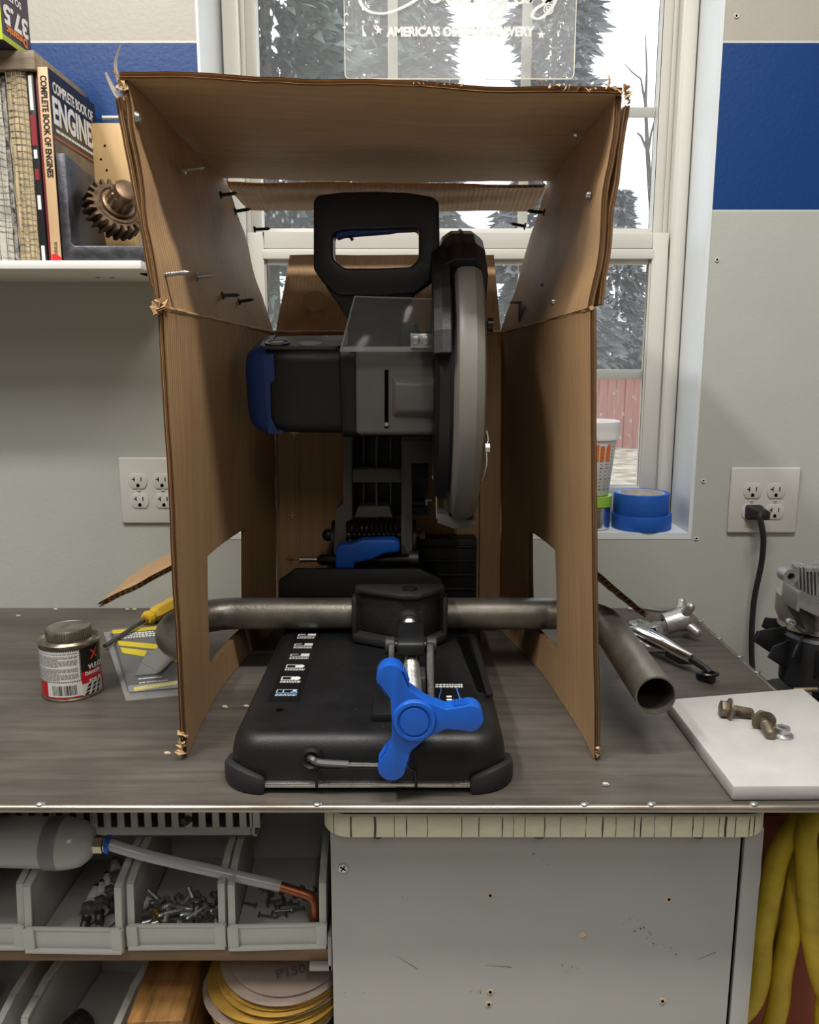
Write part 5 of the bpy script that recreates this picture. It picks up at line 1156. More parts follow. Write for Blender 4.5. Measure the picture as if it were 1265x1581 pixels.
# second thin dark red book edge
rx0, rx1 = X(73, 400), X(78, 400)
tag(B().box(rx0, rx1, FYS + .006, 1.355, ST, at(76, 106, FYS).z).build('red_booklet', M('booklet_red', (.20, .03, .035), .5), bevel=.0006), 'very thin dark red booklet squeezed beside the engine book', 'booklet')
# engine book
ex0, ex1 = X(79.5, 400), X(95, 400); ez = at(82, 103, FYS).z
bk_ = thing('engine_book', 'large tan spined book about engines standing on the shelf', 'book', ((ex0 + ex1) / 2, 1.28, ST))
tanm = M('spine_tan', (.62, .42, .24), .5, var=.06, vscale=30); coverm = M('cover_black', (.02, .02, .022), .3)
B().box(ex0 + .0008, ex1 - .0008, FYS + .001, 1.366, ST + .001, ez - .002).build('pages', M('book_pages', (.65, .60, .5), .8), bk_, smooth=0)
B().box(ex0, ex1, FYS, FYS + .0016, ST, ez).build('spine', tanm, bk_, bevel=.0004)
B().box(ex1 - .0009, ex1, FYS + .0016, 1.37, ST, ez).build('front_cover', coverm, bk_, smooth=0)
B().box(ex0, ex0 + .0009, FYS + .0016, 1.37, ST, ez).build('rear_cover', M('cover_red', (.3, .03, .03), .4), bk_, smooth=0)
xm = (ex0 + ex1) / 2; H_ = ez - ST
text('COMPLETE BOOK OF ENGINES', .0115, frame((xm, FYS - .0002, ST + H_ * .70), (0, 0, -1), (1, 0, 0)), black_ink, 'spine_title', bk_, fit=H_ * .515, bold=.00045)
text('PETERSEN', .006, frame((xm, FYS - .0002, ST + H_ * .072), (0, 0, -1), (1, 0, 0)), black_ink, 'spine_publisher', bk_, fit=H_ * .065)
B().prism([(ex0 + .001, ST), (ex1, ST), (ex1, ST + .006), (xm, ST + .011), (ex0 + .001, ST + .010)], FYS - .0006, FYS, 'xz').build('spine_emblem', red_ink, bk_, smooth=0)
cf = lambda y, z: frame((ex1 + .0003, y, z), (0, 1, 0), (0, 0, 1))
text('COMPLETE BOOK OF', .020, cf(1.285, ST + H_ * .915), white_ink, 'cover_title', bk_, fit=.145, bold=.0005)
text('ENGINES', .048, cf(1.286, ST + H_ * .79), white_ink, 'cover_title', bk_, fit=.158, bold=.0016)
B().box(ex1, ex1 + .0003, 1.206, 1.368, ST + H_ * .655, ST + H_ * .665).build('cover_rule', M('cover_orange', (.5, .12, .05), .5), bk_, smooth=0)
B().box(ex1, ex1 + .0002, 1.206, 1.366, ST + H_ * .05, ST + H_ * .64).build('cover_picture', M('cover_photo', (.16, .13, .10), .35, var=.7, vscale=18), bk_, smooth=0)
p = V((ex1 + .0003, 1.245, ST + H_ * .55)); B().lathe([(.0035, 0), (.0065, 0), (.0065, .0003), (.0035, .0003)], p, (1, 0, 0), 20, caps=False).build('cover_roundel', red_ink, bk_)
b = B(); yy_ = 1.215; rg = random.Random(2)
while yy_ < 1.35: dy_ = rg.uniform(.004, .012); b.box(ex1, ex1 + .0003, yy_, yy_ + dy_, ST + H_ * .69, ST + H_ * .705); yy_ += dy_ + .002
tag(b.build('cover_small_print', white_ink, bk_, smooth=0), None, None, kind='stuff')
# angle iron
ai = M('blued_angle_iron', (.085, .085, .095), .42, .8, var=.45, vscale=35, bump=.5, bscale=120)
ax0, ax1, ax2 = X(97, 400), X(112, 400), X(232, 400); az1 = at(110, 379, FYS).z; azt = at(100, 236, FYS).z
ang = B(); prof_l = [(ax0, ST + .0005), (ax2, ST + .0005), (ax2, az1), (ax1 + .004, az1), (ax1, az1 + .004), (ax1, azt), (ax0, azt)]
ang.prism(prof_l, FYS, 1.345, 'xz')
for i, v in enumerate(ang.v):
    if abs(v.y - 1.345) < 1e-6 and v.z > azt - .001: ang.v[i] = V((v.x, 1.31, v.z - .012))
tag(ang.build('angle_iron', ai, bevel=.002), 'heavy dark angle iron standing as a bookend beside the engine book', 'angle iron')
# pine block
pine = M('pine_wood', (.62, .42, .20), .6, var=.12, vscale=9, stretch=(3, 3, .35))
wx0, wx1 = at(128, 250, 1.355).x, at(204, 250, 1.355).x
pb = thing('pine_block', 'light pine wood block with nail holes standing behind the gear', 'wood block', ((wx0 + wx1) / 2, 1.36, ST))
B().box(wx0, wx1, 1.350, 1.376, ST, at(165, 191, 1.355).z).build('block', pine, pb, bevel=.0012)
for px, py in ((162, 225), (156, 246), (165, 263)): p = at(px, py, 1.35); B().lathe([(.0018, -.0004), (.0018, .0002)], (p.x, 1.35, p.z), (0, 1, 0), 10).build('nail_hole', hole_dark, pb)
# gear
gr = M('old_gear_steel', (.20, .135, .085), .45, .8, var=.4, vscale=60, bump=.4, bscale=200)
gc = at(178, 322, 1.262); gaxis = V((.50, -.52, .36)).normalized(); gear = thing('steel_gear', 'rusty steel gear with a splined hub leaning on the angle iron', 'gear', (gc.x, gc.y, az1))
u_ = gaxis.orthogonal().normalized(); w_ = gaxis.cross(u_); NT = 22
def gpt(r, a, h): return gc + gaxis * h + (u_ * math.cos(a) + w_ * math.sin(a)) * r
rings = []
for h, sc in ((-.018, .96), (-.016, 1.), (.008, 1.), (.010, .97)):
    rg_ = []
    for k in range(NT):
        a = 2 * PI * k / NT; s = 2 * PI / NT
        for f, r in ((0, .0355), (.30, .0355), (.42, .0435), (.72, .0435), (.88, .0355)): rg_.append(gpt(r * sc, a + f * s + h * 6, h))
    rings.append(rg_)
loft(B(), rings).build('toothed_wheel', gr, gear, smooth=30)
b = B(); b.lathe([(.033, .009), (.031, .012), (.027, .012), (.026, .010), (.0235, .010), (.0235, .014), (.021, .016)], gc, gaxis, 40); b.build('shoulder', gr, gear)
rings = []
for h, rr in ((.014, .0195), (.034, .0185), (.036, .0165), (.046, .0160), (.048, .0120)):
    rings.append([gpt(rr * (1 - (.10 if (k // 2) % 2 and h < .035 else 0)), 2 * PI * k / 48, h) for k in range(48)])
loft(B(), rings).build('splined_hub', gr, gear, smooth=30)
# weathered board lying on the filters, box on top
bz0 = max(at(10, 116, FYS).z, at(45, 110, FYS).z) + .001; bz1 = bz0 + .024
wb = M('weathered_wood', (.30, .24, .17), .8, var=.35, vscale=14, stretch=(.5, 5, 5), bump=.4, bscale=90)
bxr = at(53, 90, 1.195).x
tag(B().box(-1.0, bxr, 1.195, WY - .004, bz0, bz1).build('weathered_board', wb, bevel=.0012), 'weathered grey board lying across the tops of the air filters', 'board')
pb_ = thing('product_box', 'dark purple and lime carton lying upside down on the weathered board', 'carton', (-.57, 1.25, bz1))
n0 = at(3, 41, 1.16); n0.z = bz1 + .0005; n1 = at(46, 50, 1.235); n1.z = n0.z; fd = (n1 - n0).normalized(); fo = V((fd.y, -fd.x, 0)); dp = (n1 - n0).length
hz = .105; cor = [n0, n1, n1 - fo * .09, n0 - fo * .09]
prp = M('carton_purple', (.035, .022, .05), .35); lime = M('carton_lime', (.42, .52, .04), .4)
B().prism([(p.x, p.y) for p in cor], n0.z, n0.z + hz, 'xy').build('carton', prp, pb_, smooth=0)
b = B()
for (p, q) in ((n0, n1),): plate(b, [p + fo * .0002, q + fo * .0002, q + fo * .0002 + V((0, 0, .007)), p + fo * .0002 + V((0, 0, .007))], .0003)
e0 = n0 - fo * .09; sd_ = -fd; plate(b, [n0 + sd_ * .0003, e0 + sd_ * .0003, e0 + sd_ * .0003 + V((0, 0, hz)), n0 + sd_ * .0003 + V((0, 0, hz))], .0003)
b.build('lime_band', lime, pb_, smooth=0)
fc = lambda s, h: frame(n0 + fd * (dp * s) + fo * .0006 + V((0, 0, h)), -fd, (0, 0, -1))
text('37.5', .032, fc(.5, .036), white_ink, 'carton_lettering', pb_, fit=dp * .84, bold=.0012)
text('SQ FT', .012, fc(.5, .060), white_ink, 'carton_lettering', pb_, fit=dp * .45, bold=.0003)
text('Dynamic', .015, fc(.5, .0165), M('carton_orange', (.75, .25, .05), .5), 'carton_lettering', pb_, fit=dp * .72, bold=.0005)
# ------------------------------------------------------------------ grey cabinet under the bench
CY = .776
cab_m = M('grey_cabinet_paint', (.42, .415, .40), .45, var=.05, vscale=6, bump=.12, bscale=90)
cab = thing('grey_cabinet', 'scuffed grey painted cabinet under the bench with a cracked cream edge', 'cabinet', (.14, 1.0, -.9))
cx0 = at(512, 1400, CY).x; cx1 = at(1143, 1320, CY).x; cx2 = at(1150, 1320, CY).x; cx3 = at(1179, 1320, CY).x
B().box(cx0 + .004, cx3, CY + .012, 1.25, -.9, -.051).build('cabinet_body', cab_m, cab, bevel=.001)
fp = B().box(cx0, cx1, CY, CY + .011, -.88, -.0515).build('front_panel', cab_m, cab, bevel=.0012)
B().box(cx2, cx3, CY + .002, CY + .012, -.9, -.0515).build('side_stile', cab_m, cab, bevel=.0012)
B().box(cx1 - .001, cx2 + .001, CY + .008, CY + .0125, -.9, -.052).build('panel_gap', hole_dark, cab, smooth=0)
# counter with laminate edge
kx0, kx1 = at(497, 1270, .76).x, at(1193, 1270, .76).x; KZ0, KZ1 = -.0505, -.0262
def crr(i, z, r=.028): return [V((x, y, z)) for x, y in rrect(kx0 + i, kx1 - i, .758 + i, 1.27, r - i * .3, 8)]
cream = M('cream_laminate', (.80, .745, .56), .45, var=.10, vscale=25, stretch=(1, 1, 3), bump=.2, bscale=80)
loft(B(), [crr(.0012, KZ0), crr(0, KZ0 + .002), crr(0, KZ1 - .002), crr(.001, KZ1)]).build('counter_edge', cream, cab, smooth=40)
loft(B(), [crr(-.0008, KZ1), crr(-.0008, KZ1 + .0022), crr(.0008, KZ1 + .003)]).build('counter_trim', M('trim_metal', (.28, .26, .23), .4, .8, var=.3, vscale=30), cab, smooth=40)
b = B()
for px, w in ((515, 1), (542, 3), (579, 3.5), (609, 1), (628, 1), (660, 1.2), (713, 1.2), (740, 1), (776, 1.2), (793, 1), (811, 1), (841, 1.2), (866, 1.2), (905, 1.5), (931, 1.5), (951, 1), (980, 1), (990, 1.5), (1011, 1), (1037, 1.5), (1070, 1), (1086, 1), (1111, 1), (1121, 3.5), (1136, 1), (1158, 1), (1166, 1)):
    x = at(px, 1275, .758).x; ww = w * .00032; yy = .758
    if x < kx0 + .028: yy = .758 + .028 - math.sqrt(max(0, .028 ** 2 - (kx0 + .028 - x) ** 2))
    if x > kx1 - .028: yy = .758 + .028 - math.sqrt(max(0, .028 ** 2 - (x - kx1 + .028) ** 2))
    b.add([V((x - ww, yy - .0003, KZ0 + .001)), V((x + ww, yy - .0003, KZ0 + .001)), V((x + ww + .0006 * random.uniform(-1, 1), yy - .0003, (KZ0 + KZ1) / 2)), V((x + ww, yy - .0003, KZ1 - .001)), V((x - ww, yy - .0003, KZ1 - .001)), V((x - ww + .0006 * random.uniform(-1, 1), yy - .0003, (KZ0 + KZ1) / 2))], [(0, 1, 2, 5), (5, 2, 3, 4)])
tag(b.build('laminate_cracks', M('crack_brown', (.10, .07, .04), .9), cab, smooth=0), None, None, kind='stuff')
for px in (583, 832, 1078): p = at(px, 1293, .768); B().lathe([(.005, 0), (.005, .004), (.003, .006)], (p.x, .768, KZ0 - .005), (0, 0, 1), 16).build('counter_screw', dark_steel, cab)
p = at(530, 1340, CY); s_ = B().lathe([(.0055, 0), (.0048, -.0014), (0, -.0018)], (p.x, CY, p.z), (0, 1, 0), 20).build('panel_screw', zinc, cab)
b = B(); b.obox((p.x, CY - .0018, p.z), (.007, .0006, .0012), Matrix.Rotation(.6, 3, 'Y')); b.obox((p.x, CY - .0018, p.z), (.0012, .0006, .007), Matrix.Rotation(.6, 3, 'Y')); b.build('screw_cross', hole_dark, s_, smooth=0)
raw = M('raw_wood', (.62, .48, .32), .9)
for px, py in ((757, 1382), (1033, 1388), (900, 1443), (757, 1531), (755, 1550), (1023, 1545)):
    p = at(px, py, CY); rg = random.Random(px + py); k = 14
    out = [(p.x + math.cos(2 * PI * i / k) * .0034 * rg.uniform(.7, 1.25), p.z + math.sin(2 * PI * i / k) * .0034 * rg.uniform(.7, 1.25)) for i in range(k)]
    h = B().prism(out, CY - .0008, CY + .0002, 'xz').build('drilled_hole', raw, cab, smooth=0)
    if px != 900: B().lathe([(.0016, -.0004), (.0016, .0006)], (p.x, CY - .0007, p.z), (0, 1, 0), 12).build('hole_bore', hole_dark, h)
# scuffs and scratches in the paint
scm = M('scuff_brown', (.20, .17, .13), .9); b = B(); rg = random.Random(11)
def scuff(px0, py0, px1, py1, n, s, spread):
    for _ in range(n):
        t_ = rg.random(); p = at(px0 + (px1 - px0) * t_ + rg.gauss(0, spread), py0 + (py1 - py0) * t_ + rg.gauss(0, spread * .6), CY); r = s * rg.uniform(.3, 1.2)
        b.add([V((p.x + rg.uniform(-1, 1) * r, CY - .00025, p.z + rg.uniform(-1, 1) * r)) for _ in range(3)], [(0, 1, 2)])
scuff(965, 1410, 1045, 1480, 55, .0020, 7); scuff(870, 1500, 885, 1490, 12, .0018, 4); scuff(825, 1310, 862, 1335, 14, .0015, 9); scuff(712, 1530, 750, 1533, 22, .0014, 4); scuff(520, 1535, 590, 1530, 14, .0010, 6); scuff(618, 1388, 640, 1378, 8, .0012, 6); scuff(560, 1360, 1100, 1560, 30, .0008, 40)
for q in ((613, 1476, 645, 1496), (750, 1490, 790, 1493), (1075, 1482, 1105, 1470)):
    a_, c_ = at(q[0], q[1], CY), at(q[2], q[3], CY); nrm = V((-(c_.z - a_.z), 0, c_.x - a_.x)).normalized() * .0004; y_ = V((0, -.0003, 0)); b.add([a_ + y_ - nrm * .3, a_ + y_ + nrm * .3, c_ + y_ + nrm, c_ + y_ - nrm], [(0, 1, 2, 3)])
tag(b.build('paint_scuffs', scm, cab, smooth=0), None, None, kind='stuff')
p0_, p1_ = at(1180, 1318, .80), at(1174, 1412, .80); b = B(); b.tube(bez([V((cx3, .80, p0_.z)), V((cx3 + .006, .80, p0_.z - .006)), V((cx3 + .007, .80, (p0_.z + p1_.z) / 2)), V((cx3 + .003, .80, p1_.z + .006)), V((cx3, .80, p1_.z))], 5), .003, 8); b.build('side_handle', steel, cab)

# ------------------------------------------------------------------ open shelving on the left under the bench
wood_d = M('brown_shelf_wood', (.20, .125, .07), .65, var=.3, vscale=10, stretch=(.5, 5, 5), bump=.2, bscale=90)
SH1, SH2 = -.2055, -.400
su = thing('under_bench_shelving', 'dark wooden shelving under the left half of the bench', 'shelving', (-.7, 1.0, -.9))
B().box(-1.42, cx0 - .006, .792, 1.22, SH1 - .014, SH1).build('upper_board', wood_d, su, bevel=.001)
B().box(-1.42, cx0 - .004, .80, 1.22, SH2 - .018, SH2).build('lower_board', wood_d, su, bevel=.001)
B().box(-1.42, cx0 - .004, 1.22, 1.23, -.9, -.012).build('added_shade_backing', M('shade_dark_backing', (.06, .055, .05), .8), su, smooth=0)  # added panel, coloured dark to stand for the shade behind the shelves
for y in (.83, 1.19): B().box(-1.44, -1.42, y - .02, y + .02, -.9, -.02).build('post', wood_d, su, bevel=.001)
q0, q1 = at(478, 1484, .79), at(511, 1500, .79); b = B(); b.box(q0.x, cx0 - .002, .786, .83, SH1 - .022, SH1 - .0145); b.box(cx0 - .006, cx0 - .0015, .786, .83, SH1 - .022, SH1 + .02); b.build('corner_bracket', M('dull_alloy', (.35, .34, .32), .45, .7), su, bevel=.0008)

bin_m = M('grey_bin_plastic', (.54, .54, .51), .42, var=.06, vscale=20, bump=.1, bscale=200)
def make_bin(w, d):
    """open-fronted stacking bin, origin at the middle of its front bottom edge"""
    root = thing('parts_bin', 'bin', 'parts bin', (0, 0, 0), 'grey parts bins under the bench')
    t = .0024; h = w / 2; b = B()
    fl = .0275
    side = [(.002, 0), (d, 0), (d + .004, .090), (.048, .084), (.030, .079), (.008, .073), (.004, fl)]
    # floor, back, sides (slight draft), front
    b.box(-h + .004, h - .004, .003, d, 0, t)
    b.box(-h + .002, h - .002, d - t, d + .002, 0, .090)
    for s in (-1, 1): b.prism(side, s * (h - .001), s * (h - .001 - t), 'yz')
    b.box(-h + .002, h - .002, .000, .0024, .001, fl)
    b.build('bin_body', bin_m, root, bevel=.0007)
    for s in (-1, 1):
        rim = B(); pts = [(.001, 0.0), (.003, fl), (.007, .074), (.030, .080), (.048, .085), (d + .004, .091)]
        for i in range(len(pts) - 1): rim.bar((s * (h - .0045), pts[i][0], pts[i][1]), (s * (h - .0045), pts[i + 1][0], pts[i + 1][1]), .0078 if i else .009, .0032, (0, 1, 0) if i < 2 else (0, 0, 1))
        rim.build('side_rim', bin_m, root, bevel=.0006)
        B().box(s * (h - .006) - .006, s * (h - .006) + .006, -.0034, .0005, .004, fl + .0005).build('label_tab', bin_m, root, bevel=.001)
    b = B(); b.box(-h + .001, h - .001, -.004, .0005, .0, .0045); b.box(-h + .003, h - .003, -.0012, .003, fl - .002, fl + .0012); b.build('front_lip', bin_m, root, bevel=.0008)
    return root
BW = .1075
bin0 = make_bin(BW, .165)
bxs = [-.4715, -.3630, -.2533, -.1435]
labs = ['grey plastic parts bin at the left edge, first of the upper row', 'grey plastic parts bin with spark plugs, left of the bolt bin', 'grey plastic parts bin full of bolts and nuts, third in the upper row', 'grey plastic parts bin with a few bent hooks beside the grey cabinet']
rots = [.0, -.02, .01, .035]
bins = []
for i, x in enumerate(bxs):
    if i == 0: o = bin0; o.location = (x, .794, SH1); o['label'] = labs[0]
    else: o = dup(bin0, (x, .794 - (.006 if i == 1 else 0), SH1 + .0003), (0, 0, rots[i]), labs[i])
    bins.append(o)
dup(bin0, (-.522, .792, SH2), (0, 0, -.05), 'grey plastic parts bin in the lower row holding a blue card', scale=1.12)
dup(bin0, (-.388, .806, SH2), (0, 0, -.12), 'grey plastic parts bin in the lower row holding a dark fitting', scale=1.12)

# spark plugs
por = M('porcelain', (.78, .77, .74), .25)
sp = thing('spark_plug', '', 'spark plug', (0, 0, 0), 'spark plugs in the bin')
B().lathe([(.0042, 0), (.0048, .001), (.0042, .002), (.0048, .003), (.0042, .004), (.0048, .005), (.0042, .006), (.0048, .007), (.0048, .014), (.006, .016)], (0, 0, 0), n=18).build('thread', dark_steel, sp, smooth=20)
B().lathe([(.006, .0155), (.0098, .017), (.0098, .0195), (.0075, .021), (.0075, .0225)], (0, 0, 0), n=22).build('gasket_seat', zinc, sp)
B().tube([(0, 0, .022), (0, 0, .032)], .0102, 6).build('hex', zinc, sp, bevel=.0008)
B().lathe([(.0082, .032), (.0082, .036), (.0055, .0375), (.0055, .041), (.0064, .042), (.0055, .043), (.0064, .045), (.0055, .046), (.0062, .048), (.0050, .054), (.0046, .058)], (0, 0, 0), n=20).build('insulator', por, sp)
B().lathe([(.0035, .057), (.0035, .062), (.0026, .065), (0, .066)], (0, 0, 0), n=14).build('terminal', dark_steel, sp)
FLR = SH1 + .0035
def lay(first, root, px, py, z, yaw, pitch, label, group, roll=0., ymin=.806):
    p = atz(px, py, z); p.y = max(p.y, ymin); rot = (Matrix.Rotation(yaw, 3, 'Z') @ Matrix.Rotation(pitch, 3, 'X') @ Matrix.Rotation(roll, 3, 'Z')).to_euler()
    if first: root.location = p; root.rotation_euler = rot; root['label'] = label; root['group'] = group; return root
    return dup(root, p, rot, label, group)
plugs = [(128, 1436, .010, .12, R(-80), 'spark plug lying at the front of the bin, leftmost of the group'), (153, 1424, .011, .30, R(-82), 'dark spark plug in the bin between the front and the rear plugs'),
         (174, 1404, .011, .45, R(-84), 'spark plug at the back of the group, against the right side of the bin'), (170, 1440, .010, -.5, R(-88), 'spark plug mostly hidden behind the right front corner of its bin'),
         (183, 1380, .014, .40, R(-84), 'spark plug with a bright end at the rear of the plug bin')]
for i, (px, py, dz, yaw, pitch, lb) in enumerate(plugs): lay(i == 0, sp, px, py, FLR + dz, yaw, pitch, lb, 'spark plugs in the bin')

# loose bolts, nuts and hooks
hb_ = thing('hex_bolt', 'small zinc hex bolt in the heap of the bolt bin', 'bolt', (0, 0, 0), 'bolts in the bolt bin')
B().tube([(0, 0, 0), (0, 0, .0042)], .0062, 6).build('bolt_head', zinc, hb_, bevel=.0005)
prf = [(.0033, .004)]; h = .008
while h < .026: prf += [(.0029, h), (.0034, h + .0007)]; h += .0014
B().lathe(prf + [(.0024, .028)], (0, 0, 0), n=14).build('bolt_shank', zinc, hb_, smooth=20)
rg = random.Random(21); k = 0
for lvl, cnt in ((.005, 17), (.011, 13), (.017, 8)):
    for i in range(cnt):
        px = rg.uniform(238, 336); py = 1436 - rg.uniform(0, 62 - lvl * 900); z = FLR + lvl
        lay(k == 0, hb_, px, py, z, rg.uniform(0, 6.28), R(rg.uniform(70, 110)), 'small zinc hex bolt in the heap of the bolt bin', 'bolts in the bolt bin', ymin=.830); k += 1
yb = None
yz_ = thing('brass_bolt', 'yellow zinc bolt at the left of the bolt heap', 'bolt', (0, 0, 0), 'bolts in the bolt bin')
B().tube([(0, 0, 0), (0, 0, .0055)], .0075, 6).build('bolt_head', brass, yz_, bevel=.0005); B().lathe([(.0040, .005), (.0040, .022), (.003, .024)], (0, 0, 0), n=14).build('bolt_shank', brass, yz_)
lay(True, yz_, 238, 1412, FLR + .016, .8, R(100), 'yellow zinc bolt lying high at the left of the bolt heap', 'bolts in the bolt bin', ymin=.828); lay(False, yz_, 236, 1428, FLR + .010, 2.6, R(80), 'yellow zinc bolt at the left front of the bolt bin, below the other yellow one', 'bolts in the bolt bin', ymin=.826); lay(False, yz_, 322, 1434, FLR + .008, 1.5, R(92), 'yellow zinc bolt at the right front of the bolt bin', 'bolts in the bolt bin', ymin=.812)
rn = M('rusty_nut', (.17, .13, .10), .6, .7, var=.3, vscale=80)
sn = B().prism([(-.006, -.006), (.006, -.006), (.006, .006), (-.006, .006)], 0, .0045, 'xy', hole=[(-.0024, -.0024), (.0024, -.0024), (.0024, .0024), (-.0024, .0024)]).mesh('square_nut', rn, bevel=.0005)
for i in range(16):
    p = atz(rg.uniform(285, 345), rg.uniform(1392, 1432), FLR + rg.uniform(.003, .016)); p.y = max(p.y, .81); o = bpy.data.objects.new('square_nut', sn); COL.objects.link(o); o.location = p; o.rotation_euler = (rg.uniform(-.5, .5), rg.uniform(-.5, .5), rg.uniform(0, 6)); tag(o, 'small rusty square nut on the right side of the bolt bin', 'nut', 'square nuts in the bolt bin')
hk_m = M('hook_steel', (.28, .27, .25), .4, .85)
hkb = B(); hkb.tube(bez([V((0, 0, 0)), V((.018, 0, 0)), V((.0215, .002, 0)), V((.022, .007, 0))], 5), .0014, 8); hkb.lathe([(0, 0), (.0036, .0002), (.0036, .0012), (.0014, .0018)], (-.0005, 0, 0), (1, 0, 0), 10); hkm = hkb.mesh('bent_hook', hk_m)
for px, py, a in ((405, 1375, .1), (420, 1382, 2.2), (395, 1398, 2.8), (425, 1400, .5), (440, 1388, 3.6), (455, 1385, 1.1), (470, 1388, .9), (450, 1405, 3.3), (400, 1412, -.2), (428, 1413, .4), (470, 1402, 3.5), (415, 1392, 1.7), (435, 1378, 5.), (462, 1396, 3.1)):
    p = atz(px, py, FLR + .002); o = bpy.data.objects.new('bent_hook', hkm); COL.objects.link(o); o.location = p; o.rotation_euler = (rg.uniform(-.2, .2), rg.uniform(-.1, .1), a); tag(o, 'small bent metal hook lying in the bin beside the grey cabinet', 'hook', 'bent hooks in the bin')

# ------------------------------------------------------------------ slotted basket
bsk = thing('slotted_basket', 'grey plastic basket with slotted sides pushed under the bench above the bins', 'basket', (-.42, .92, -.113))
by = .845; zb = SH1 + .1015; zt_ = -.014; bm2 = M('basket_plastic', (.44, .435, .41), .45, var=.08, vscale=20)
x1_ = at(402, 1280, by).x; x0_ = -1.0
b = B(); b.prism(rrect(x0_, x1_, zb, zt_, .012, 4), by + .0005, by + .003, 'xz')
for i in range(len(b.v)): pass
b = B(); b.box(x0_, x1_ - .006, by, by + .003, zb, zb + .012); b.box(x0_, x1_, by, by + .003, zt_ - .012, zt_); b.build('front_rail', bm2, bsk, bevel=.001)
B().box(x0_, x1_ - .004, by, 1.06, zb, zb + .003).build('basket_floor', bm2, bsk, bevel=.001)
b = B(); b.box(x1_ - .012, x1_ - .009, by, 1.06, zb, zt_); b.build('side_wall', bm2, bsk, bevel=.001)
B().box(x0_, x1_ - .008, 1.057, 1.06, zb, zt_).build('rear_wall', bm2, bsk, bevel=.001)
pit = (at(346, 1260, by).x - at(325, 1260, by).x); xx = at(396, 1270, by).x; me_ = None
while xx > at(-30, 1270, by).x:
    if me_ is None: me_ = B().prism([(-pit * .27, zb + .011), (pit * .27, zb + .011), (pit * .22, zt_ - .010), (-pit * .22, zt_ - .010)], by, by + .003, 'xz').mesh('slat', bm2, bevel=.0008)
    o = bpy.data.objects.new('slat', me_); COL.objects.link(o); o.location = (xx, 0, 0); o.parent = bsk; o.matrix_parent_inverse = Matrix.Translation(-bsk.location); xx -= pit
# dark metal bits inside the basket
bit = B(); bit.tube([(0, 0, 0), (.03, 0, .002)], .005, 6); bit.tube([(.006, 0, 0), (.012, 0, .001)], .008, 10); bitm = bit.mesh('metal_fitting', dark_steel)
for i in range(18):
    o = bpy.data.objects.new('metal_fitting', bitm); COL.objects.link(o); o.location = (x1_ - .03 - i * .02, by + .02 + rg.uniform(0, .03), zb + .012 + rg.uniform(0, .02)); o.rotation_euler = (rg.uniform(-.3, .3), rg.uniform(-.4, .4), rg.uniform(0, 6)); tag(o, 'dark metal fitting half hidden behind the slots of the grey basket', 'fitting', 'fittings in the basket')

# ------------------------------------------------------------------ fluid syringe with tube
sy = .811; sz_ = at(90, 1303, sy).z; syr = thing('suction_gun', 'clear fluid suction gun with a long tube lying across the parts bins', 'suction gun', (-.46, sy, sz_ - .027))
sx1 = at(146, 1306, sy).x; sm_ = M('cloudy_plastic', (.56, .56, .53), .2, alpha=.66, spec=.6)
ax_ = V((1, 0, -.035)).normalized(); so_ = V((sx1, sy, sz_))
B().lathe([(.0262, -.36), (.0268, -.05), (.0275, -.048), (.0275, -.030), (.0268, -.028), (.0262, -.022), (.0235, -.012), (.017, -.004), (.0105, 0), (.006, .001)], so_, ax_, 40, caps=False).build('barrel', sm_, syr, smooth=40)
B().lathe([(.0275, -.36), (.0282, -.36), (.0282, -.105), (.0275, -.105)], so_, ax_, 40, caps=False).build('dark_sleeve', M('grey_sleeve', (.30, .31, .32), .3, alpha=.6), syr)
B().lathe([(.0277, -.050), (.0282, -.049), (.0282, -.034), (.0277, -.033)], so_, ax_, 40, caps=False).build('barrel_band', M('band_grey', (.22, .21, .22), .35, alpha=.75), syr)
B().lathe([(.022, -.36), (.024, -.10), (.0, -.10)], so_, ax_, 32).build('plunger', M('plunger_grey', (.28, .29, .28), .5), syr)
B().lathe([(.0095, -.001), (.0095, .010), (.008, .011), (.008, .014)], so_, ax_, 6).build('brass_fitting', M('nickel_brass', (.5, .44, .32), .25, .9), syr, smooth=20)
B().lathe([(.0060, .013), (.0098, .013), (.0098, .017), (.0060, .017)], so_, ax_, 24).build('blue_ring', blue_pl, syr)
ta = so_ + ax_ * .016; tb_ = at(433, 1368, .815); pts = bez([ta, at(230, 1322, .813), at(330, 1345, .813), tb_], 10)
B().tube(pts, .0062, 16).build('clear_tube', M('milky_tube', (.66, .68, .70), .22, alpha=.62, spec=.6), syr)
cop = M('old_copper', (.36, .12, .06), .4, .85, var=.3, vscale=40)
B().tube([at(425, 1366, .815), at(470, 1380, .812), at(480, 1384, .811), at(485, 1392, .810), at(486, 1428, .806)], .0052, 16).build('copper_nozzle', cop, syr, smooth=60)
B().tube([V((sx1 - .33, sy, sz_ + .012)), V((sx1 - .36, sy, sz_ + .012))], .02, 16).build('pump_head', red_ink, syr)

